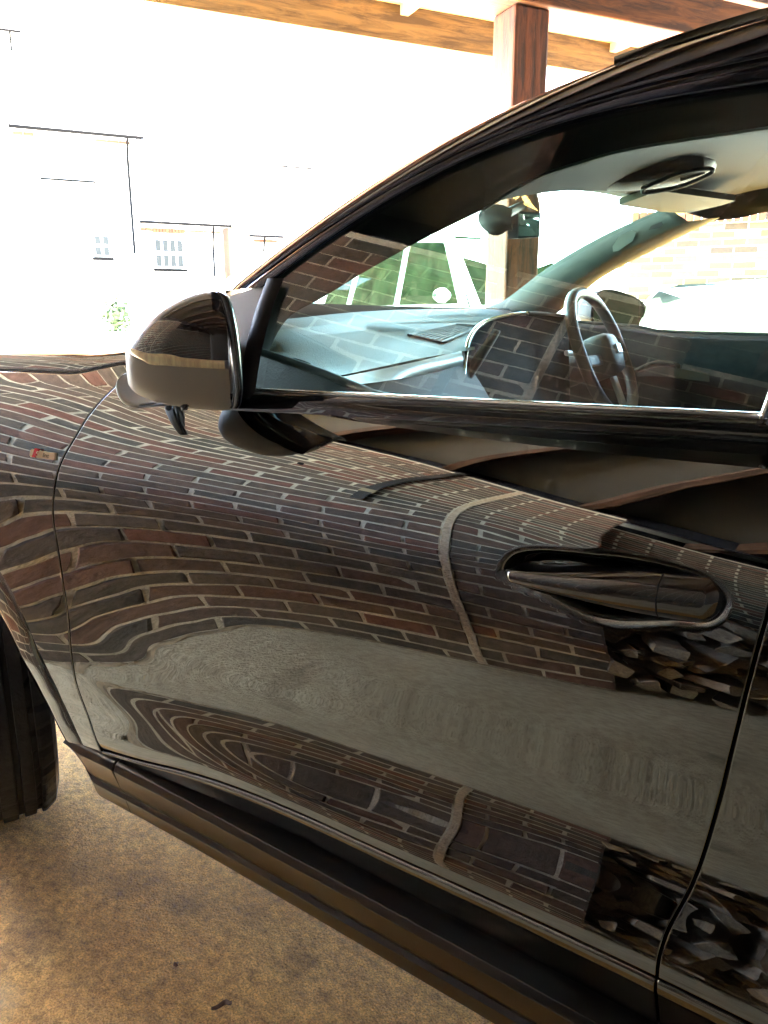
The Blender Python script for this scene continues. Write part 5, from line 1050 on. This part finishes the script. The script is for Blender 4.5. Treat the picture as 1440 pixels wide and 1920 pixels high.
dtop = loft('dash_top', [[(506, 620, .27), (690, 603, .62), (850, 601, 1.02), (990, 600, 1.40)], [(500, 640, .235), (660, 622, .47), (800, 612, .82), (960, 606, 1.25)], [(496, 662, .21), (640, 652, .36), (770, 634, .64), (900, 622, .98)], [(560, 690, .20), (660, 683, .31), (780, 657, .52), (890, 640, .80)], [(630, 706, .19), (690, 693, .29), (790, 672, .47), (890, 655, .72)]], M['dash'], parent=dash)
# centre vent with slats
from mathutils.bvhtree import BVHTree
bpy.context.view_layer.update()
def caster(ob):
    mw = ob.matrix_world; return BVHTree.FromPolygons([mw @ v.co for v in ob.data.vertices], [tuple(p.vertices) for p in ob.data.polygons])
bv = caster(dtop)
def on_dash(px, py, off=.003):
    d = ray(px, py); h = bv.ray_cast(Vector(CAM), Vector(d))
    p = np.array(h[0]) if h[0] is not None else at(px, py, .6)
    return p - d * off + np.array([0, 0, .001])
vq = [(766, 629), (856, 609), (900, 613), (830, 644)]
def vlerp(u, v): a_ = np.array(vq[0]) * (1 - u) + np.array(vq[1]) * u; b_ = np.array(vq[3]) * (1 - u) + np.array(vq[2]) * u; return a_ * (1 - v) + b_ * v
part(surf('vent_opening', [[on_dash(*vlerp(u, v), .004) for v in np.linspace(0, 1, 6)] for u in np.linspace(0, 1, 10)], M['void']), dash)
for i in range(8):
    part(tube('vent_slat', [on_dash(*vlerp(u, (i + .5) / 8),   .010) for u in np.linspace(.02, .98, 8)], .0024, M['dash'], n=6), dash)
part(tube('vent_frame', [on_dash(*vlerp(u, v), .006) for u, v in [(q, 0) for q in np.linspace(0, 1, 9)] + [(1, q) for q in np.linspace(.2, 1, 5)] + [(q, 1) for q in np.linspace(1, 0, 9)] + [(0, q) for q in np.linspace(.8, 0, 5)]], .003, M['dash_dark'], n=6), dash)
sv = smooth_curve(np.array([(533, 673), (556, 675), (580, 683), (584, 688), (560, 684), (540, 679), (533, 673)], float), 30)
svp = [on_dash(*q, .004) for q in sv]
part(mesh('side_vent', svp[:-1], [tuple(range(29))], M['void'], smooth=False), dash); part(tube('side_vent_rim', svp, .0018, M['pillar_trim'], n=6), dash)
loft('trim_bar', [[(628, 709, .185), (690, 697, .285), (790, 676, .46), (862, 657, .66)], [(632, 712, .18), (690, 701, .275), (790, 681, .45), (866, 660, .64)], [(640, 718, .178), (700, 711, .27), (790, 696, .44), (868, 674, .62)], [(650, 722, .18), (710, 716, .275), (790, 703, .45), (868, 684, .64)]], M['silver'], parent=dash)
loft('dash_face', [[(640, 720, .19), (700, 714, .29), (790, 702, .46), (890, 672, .74)], [(660, 790, .24), (760, 790, .36), (850, 790, .5), (960, 780, .8)], [(680, 900, .26), (780, 900, .38), (880, 900, .52), (990, 880, .8)]], M['dash_dark'], parent=dash)
# door-side triangle and door top inside the glass
tri = [hitG(492, 664, .03), hitG(600, 700, .03), hitG(705, 742, .03), hitG(690, 760, .03), hitG(560, 760, .03), hitG(456, 755, .03), hitG(470, 690, .03)]
part(mesh('sail_inner_panel', tri, [tuple(range(7))], M['dash_dark'], smooth=False))
part(tube('sail_edge', [hitG(493, 661, .028), hitG(600, 697, .028), hitG(700, 738, .028), hitG(800, 762, .03)], .006, M['pillar_trim'], n=8))
# display and instrument binnacle
disp = bpy.data.objects.new('display', None); col.objects.link(disp); disp.location = at(960, 660, .95); keep(disp, car)
oc = smooth_curve([at(868, 740, .62), at(872, 680, .68), at(880, 635, .74), at(905, 606, .82), at(950, 592, .92), at(1000, 587, 1.02), at(1062, 592, 1.15)], 40)
lowc = smooth_curve([at(872, 760, .62), at(900, 765, .68), at(940, 770, .74), at(980, 770, .82), at(1010, 770, .9), at(1035, 770, 1.0), at(1066, 760, 1.15)], 40)
part(surf('display_glass', [[oc[i] + (lowc[i] - oc[i]) * t + np.array([.0, .01, 0]) for t in np.linspace(.01, 1, 8)] for i in range(40)], M['screen']), disp)
part(tube('display_edge', oc[:30], .0042, M['chrome'], n=8), disp)
part(tube('display_edge_dark', oc[28:], .004, M['pillar_trim'], n=8), disp)
loft('console_strut', [[(925, 618, .80), (890, 670, .72), (855, 720, .66), (838, 750, .64)], [(938, 622, .80), (908, 672, .72), (876, 722, .66), (860, 752, .64)]], M['trim_black'], parent=disp, thick=.006)
part(box('centre_console', CF(.15, .92, .78), (.42, .036, .06), (-.01, .12, 0), (0, 0, .12), M['dash_dark'], bev=.02))
# steering wheel
sw = bpy.data.objects.new('steering_wheel', None); col.objects.link(sw); ctr = at(1132, 668, 1.30); sw.location = ctr; keep(sw, car)
nrm = np.array([math.cos(R(24)), .0875, math.sin(R(24))]); nrm /= np.linalg.norm(nrm); ty = np.array([-.087, .996, 0]); tz = np.cross(nrm, ty); tz = tz if tz[2] > 0 else -tz
P = []
for k_ in range(64):
    th = 2 * math.pi * k_ / 64; c, s = math.cos(th), math.sin(th); rx = .183 * np.sign(c) * abs(c) ** .86; rz_ = (.180 if s > 0 else .165) * np.sign(s) * abs(s) ** .86; cc = ctr + ty * rx + tz * rz_
    rad = (ty * c + tz * s); row = []
    for q in range(12): a_ = 2 * math.pi * q / 12; row.append(cc + rad * .0135 * math.cos(a_) + nrm * .016 * math.sin(a_))
    P.append(row)
part(surf('wheel_rim', P, M['leather'], cu=True, cv=True), sw)
P = [];
for i in range(6):
    for_ = [];
    for q in range(20):
        a_ = 2 * math.pi * q / 20; f_ = (1, 1.02, .98, .85, .55, .02)[i]; for_.append(ctr + nrm * (-.05, -.005, .02, .034, .04, .042)[i] + ty * .062 * f_ * np.sign(math.cos(a_)) * abs(math.cos(a_)) ** .6 + tz * .058 * f_ * np.sign(math.sin(a_)) * abs(math.sin(a_)) ** .6)
    P.append(for_)
part(surf('wheel_hub', P, M['pillar_trim'], cv=True), sw)
part(box('hub_emblem', ctr + nrm * .044 + tz * .005, ty * .02, tz * .013, nrm * .003, M['silver'], bev=.002), sw)
for sgn in (-1, 1): part(box('spoke', ctr + ty * sgn * .115 + nrm * .005 - tz * .01, ty * .055, tz * .014, nrm * .008, M['dash_dark'], bev=.004), sw)
part(box('spoke', ctr - tz * .11 + nrm * .005, ty * .016, tz * .05, nrm * .006, M['silver'], bev=.003), sw)
part(tube('column_stalk', [at(1062, 662, 1.13), at(1090, 665, 1.2), ctr - nrm * .04], .007, M['silver'], n=8), sw)
part(tube('column', [ctr - nrm * .03, ctr - nrm * .2], .045, M['dash_dark'], n=12), sw)
# inner A pillar (near) and roof trim
gin = [(452, 720, 0), (474, 640, 0), (500, 560, 0), (560, 500, 0), (638, 446, 0), (700, 405, 0), (760, 376, 0), (820, 331, 0), (920, 286, 0)]
inn = [(492, 700, 0), (512, 640, 0), (545, 592, 0), (605, 558, 0), (680, 512, 0), (745, 475, 0), (800, 445, 0), (860, 415, 0), (912, 390, 0)]
gi = smooth_curve([hitG(px - 10, py - 14, .03) for px, py, _ in gin], 40); ii = smooth_curve([hitG(px, py, .11) for px, py, _ in inn], 40)
part(surf('inner_a_pillar', [[gi[i], gi[i] + (ii[i] - gi[i]) * .4 + np.array([0, .02, 0]), ii[i], ii[i] + np.array([-.03, .03, .0])] for i in range(40)], M['headliner']))
rt0 = [(900, 292), (1045, 246), (1150, 222), (1290, 194), (1440, 164), (1640, 136)]; rt1 = [(908, 392), (1000, 336), (1100, 301), (1200, 276), (1440, 240), (1640, 214)]
r0 = smooth_curve([hitG(q[0] - 4, q[1] - 16, .03) for q in rt0], 40); r1 = smooth_curve([hitG(*q, .10) for q in rt1], 40)
part(surf('roof_rail_trim', [[r0[i], (r0[i] + r1[i]) / 2 + np.array([0, .012, .0]), r1[i], r1[i] + np.array([0, .012, .012])] for i in range(40)], M['headliner']))
part(tube('rail_piping', r1, .0022, M['pillar_trim'], n=6))
# headliner across the car
fe = smooth_curve([at(1258, 392, 1.45), at(1330, 378, 1.47), at(1440, 352, 1.49), at(1640, 330, 1.52)], 40); P = []
for i in range(40):
    a_ = r1[i] + np.array([0, .012, .010]); b_ = fe[i]; row = []
    for t in np.linspace(0, 1, 12): p = a_ + (b_ - a_) * t; p[2] += .03 * (1 - (2 * t - 1) ** 2); row.append(p)
    P.append(row)
part(surf('headliner', P, M['headliner']))
hl0 = P[0]
part(surf('header_edge', [[p, p + np.array([-.05, 0, .004]), p + np.array([-.07, 0, .05])] for p in hl0], M['headliner']))
# overhead console
oc0 = at(1195, 345, .85); P = []
for i in range(10):
    ph = math.pi * i / 9; row = []
    for q in range(20):
        th = math.pi * q / 19; row.append(oc0 + np.array([.14 * math.cos(ph), .0125 * math.cos(ph), 0]) + np.array([0, .09, 0]) * math.sin(ph) ** .6 * math.cos(th) - np.array([0, 0, .04]) * math.sin(ph) ** .7 * math.sin(th) + np.array([0, 0, .03]))
    P.append(row)
ohc = part(surf('overhead_console', P, M['dash_dark']))
part(tube('console_rim', smooth_curve([at(1205, 352, .80), at(1270, 326, .80), at(1325, 316, .82), at(1334, 324, .84), at(1280, 348, .84), at(1212, 362, .82), at(1205, 352, .80)], 40), .004, M['pillar_trim'], n=6), ohc)
part(mesh('console_switch', [at(1275, 332, .80), at(1322, 321, .82), at(1322, 326, .83), at(1276, 340, .81)], [(0, 1, 2, 3)], M['void'], smooth=False), ohc)
part(mesh('sun_visor', [at(1160, 372, 1.05), at(1236, 345, 1.02), at(1378, 365, 1.30), at(1352, 374, 1.36), at(1290, 389, 1.42), at(1240, 386, 1.30)] , [tuple(range(6))], pm('olive_visor_cloth', (.10, .10, .075), .9), smooth=False)).modifiers.new('solid', 'SOLIDIFY').thickness = .014
# rear view mirror
rv = bpy.data.objects.new('rear_view_mirror', None); col.objects.link(rv); rv.location = at(985, 420, .95); keep(rv, car)
P = []
for i in range(8):
    t = i / 7; px = 898 + 62 * t; yt = 398 - 12 * math.sin(math.pi * t) - 6 * t; yb = 402 + 40 * math.sin(math.pi * min(.75, .12 + t * .75)) ** .8
    P.append([at(px, yt, .80), at(px - 2, (yt + yb) / 2, .78), at(px, yb, .80), at(px + 3, (yt + yb) / 2, .92)])
part(surf('sensor_pod', P, M['dash_dark'], cv=True), rv)
ml = [at(966, 396, .88), at(966, 447, .88), at(1007, 445, 1.02), at(1009, 400, 1.02)]; nn_ = np.cross(ml[1] - ml[0], ml[3] - ml[0]); nn_ /= np.linalg.norm(nn_); nn_ = nn_ if nn_ @ (CAM - ml[0]) > 0 else -nn_
V = [m_ - nn_ * .018 for m_ in ml] + [m_ + nn_ * .006 for m_ in ml]
part(mesh('mirror_housing', V, [(0, 1, 2, 3), (0, 4, 5, 1), (1, 5, 6, 2), (2, 6, 7, 3), (3, 7, 4, 0)], M['trim_black'], smooth=False), rv)
cen = sum(ml) / 4
part(mesh('mirror_face', [cen + (m_ - cen) * .88 + nn_ * .005 for m_ in ml], [(0, 1, 2, 3)], M['mirror_glass'], smooth=False), rv)
part(tube('mirror_stem', [at(952, 400, .84), at(966, 392, .88), at(980, 385, .93)], .010, M['pillar_trim'], n=8), rv)
# far A pillar
e1_ = [(880, 586, 1.55), (915, 575, 1.54), (950, 560, 1.53), (1030, 500, 1.50), (1130, 442, 1.47), (1250, 388, 1.44)]
e2_ = [(960, 592, 1.50), (985, 586, 1.49), (1020, 570, 1.47), (1090, 520, 1.45), (1180, 465, 1.43), (1290, 415, 1.40)]
e3_ = [(1010, 600, 1.58), (1040, 590, 1.57), (1080, 560, 1.56), (1130, 520, 1.54), (1220, 472, 1.52), (1350, 408, 1.48)]
P = np.array([curve(c, 30) for c in (e1_, e2_, e3_)]); far = part(surf('far_a_pillar', P, M['pillar_trim']))
def patch(name, pts, yc, mat, off=.006):
    part(mesh(name, [at(px, py, yc) + np.array([0, -off, 0]) for px, py in pts], [tuple(range(len(pts)))], mat, smooth=False), far)
patch('airbag_cover', [(1150, 462), (1162, 444), (1186, 432), (1194, 436), (1188, 452), (1160, 471), (1151, 472)], 1.435, pm('pale_pillar_cover', (.14, .17, .155), .6))
patch('coat_hook', [(1217, 432), (1222, 424), (1242, 416), (1245, 421), (1238, 428)], 1.42, M['dash_dark'])
# far roof rail
loft('far_roof_rail', [[(1245, 385, 1.45), (1330, 355, 1.47), (1440, 322, 1.48), (1600, 290, 1.5)], [(1290, 400, 1.50), (1350, 400, 1.54), (1440, 385, 1.55), (1600, 360, 1.56)], [(1340, 414, 1.55), (1390, 408, 1.57), (1440, 397, 1.58), (1600, 372, 1.6)]], M['headliner'])
# far door card with its window sill
loft('far_door_card', [[(985, 592, 1.62), (1080, 604, 1.62), (1190, 613, 1.62), (1260, 623, 1.62), (1440, 628, 1.62), (1640, 632, 1.62)], [(985, 600, 1.56), (1080, 612, 1.56), (1190, 622, 1.56), (1260, 632, 1.56), (1440, 640, 1.56), (1640, 646, 1.56)], [(985, 640, 1.56), (1080, 660, 1.56), (1190, 680, 1.56), (1260, 690, 1.55), (1440, 700, 1.55), (1640, 710, 1.55)], [(985, 760, 1.58), (1080, 770, 1.58), (1190, 800, 1.58), (1260, 820, 1.58), (1440, 840, 1.58), (1640, 860, 1.58)], [(985, 1000, 1.58), (1080, 1000, 1.58), (1190, 1040, 1.58), (1260, 1060, 1.58), (1440, 1100, 1.58), (1640, 1150, 1.58)]], M['interior'])
part(tube('far_window_seal', curve([(1060, 602, 1.615), (1190, 612, 1.615), (1250, 622, 1.615), (1440, 628, 1.615), (1640, 632, 1.615)]), .006, M['pillar_trim'], n=6))
part(tube('far_door_pull', curve([(1190, 695, 1.53), (1230, 680, 1.51), (1270, 684, 1.51), (1268, 696, 1.53)], 20), .006, M['pillar_trim'], n=8))
loft('far_armrest', [[(1195, 700, 1.55), (1240, 688, 1.50), (1330, 700, 1.5)], [(1195, 706, 1.55), (1240, 706, 1.48), (1330, 716, 1.48)]], M['dash'])
# cabin floor and driver seat
part(mesh('cabin_floor', [CF(-.6, .1, .5), CF(1.3, .1, .5), CF(1.3, 1.74, .5), CF(-.6, 1.74, .5)], [(0, 1, 2, 3)], M['void']))
seat = bpy.data.objects.new('driver_seat', None); col.objects.link(seat); seat.location = CF(.75, 1.32, .5); keep(seat, car)
def cushion(name, c, ax, ay, az, parent):
    ob = box(name, c, ax, ay, az, M['interior'], bev=.035, smooth=True); return part(ob, parent)
cushion('seat_base', CF(.70, 1.30, .68), (.24, .02, .02), (-.02, .24, 0), (0, 0, .08), seat); cushion('backrest', CF(.98, 1.30, .98), (.06, .0, -.015), (-.02, .24, 0), (.09, 0, .30), seat); cushion('headrest', CF(1.10, 1.30, 1.36), (.04, 0, 0), (0, .13, 0), (0, 0, .08), seat)
# far door mirror outside the far window
fm = bpy.data.objects.new('far_door_mirror', None); col.objects.link(fm); fm.location = at(1160, 580, 1.98); keep(fm, car)
op = smooth_curve([at(1112, 556, 1.86), at(1135, 542, 1.90), at(1170, 548, 1.98), at(1205, 566, 2.06), at(1211, 580, 2.07), at(1200, 608, 2.06), at(1190, 616, 2.03), at(1150, 610, 1.95), at(1110, 604, 1.86), at(1112, 556, 1.86)], 50)
fwd = np.array([-1, -.0875, 0]); cc = op[:-1].mean(0); V = list(op[:-1]) + [cc + (p - cc) * .9 + fwd * .05 for p in op[:-1]] + [cc + (p - cc) * .5 + fwd * .10 for p in op[:-1]]; n = 49
part(mesh('mirror_shell', V, gridfaces(3, n, False, True) + [tuple(range(2 * n, 3 * n))], M['trim_black']), fm)
part(mesh('mirror_pane', [cc + (p - cc) * .93 - fwd * .003 for p in op[:-1]], [tuple(range(n))], M['foliage_mirror'] if 'foliage_mirror' in M else pm('foliage_tinted_pane', (.25, .33, .24), .03, metal=1), smooth=False), fm)  # green of the mirrored foliage is put into the pane's colour
bpy.context.view_layer.update()
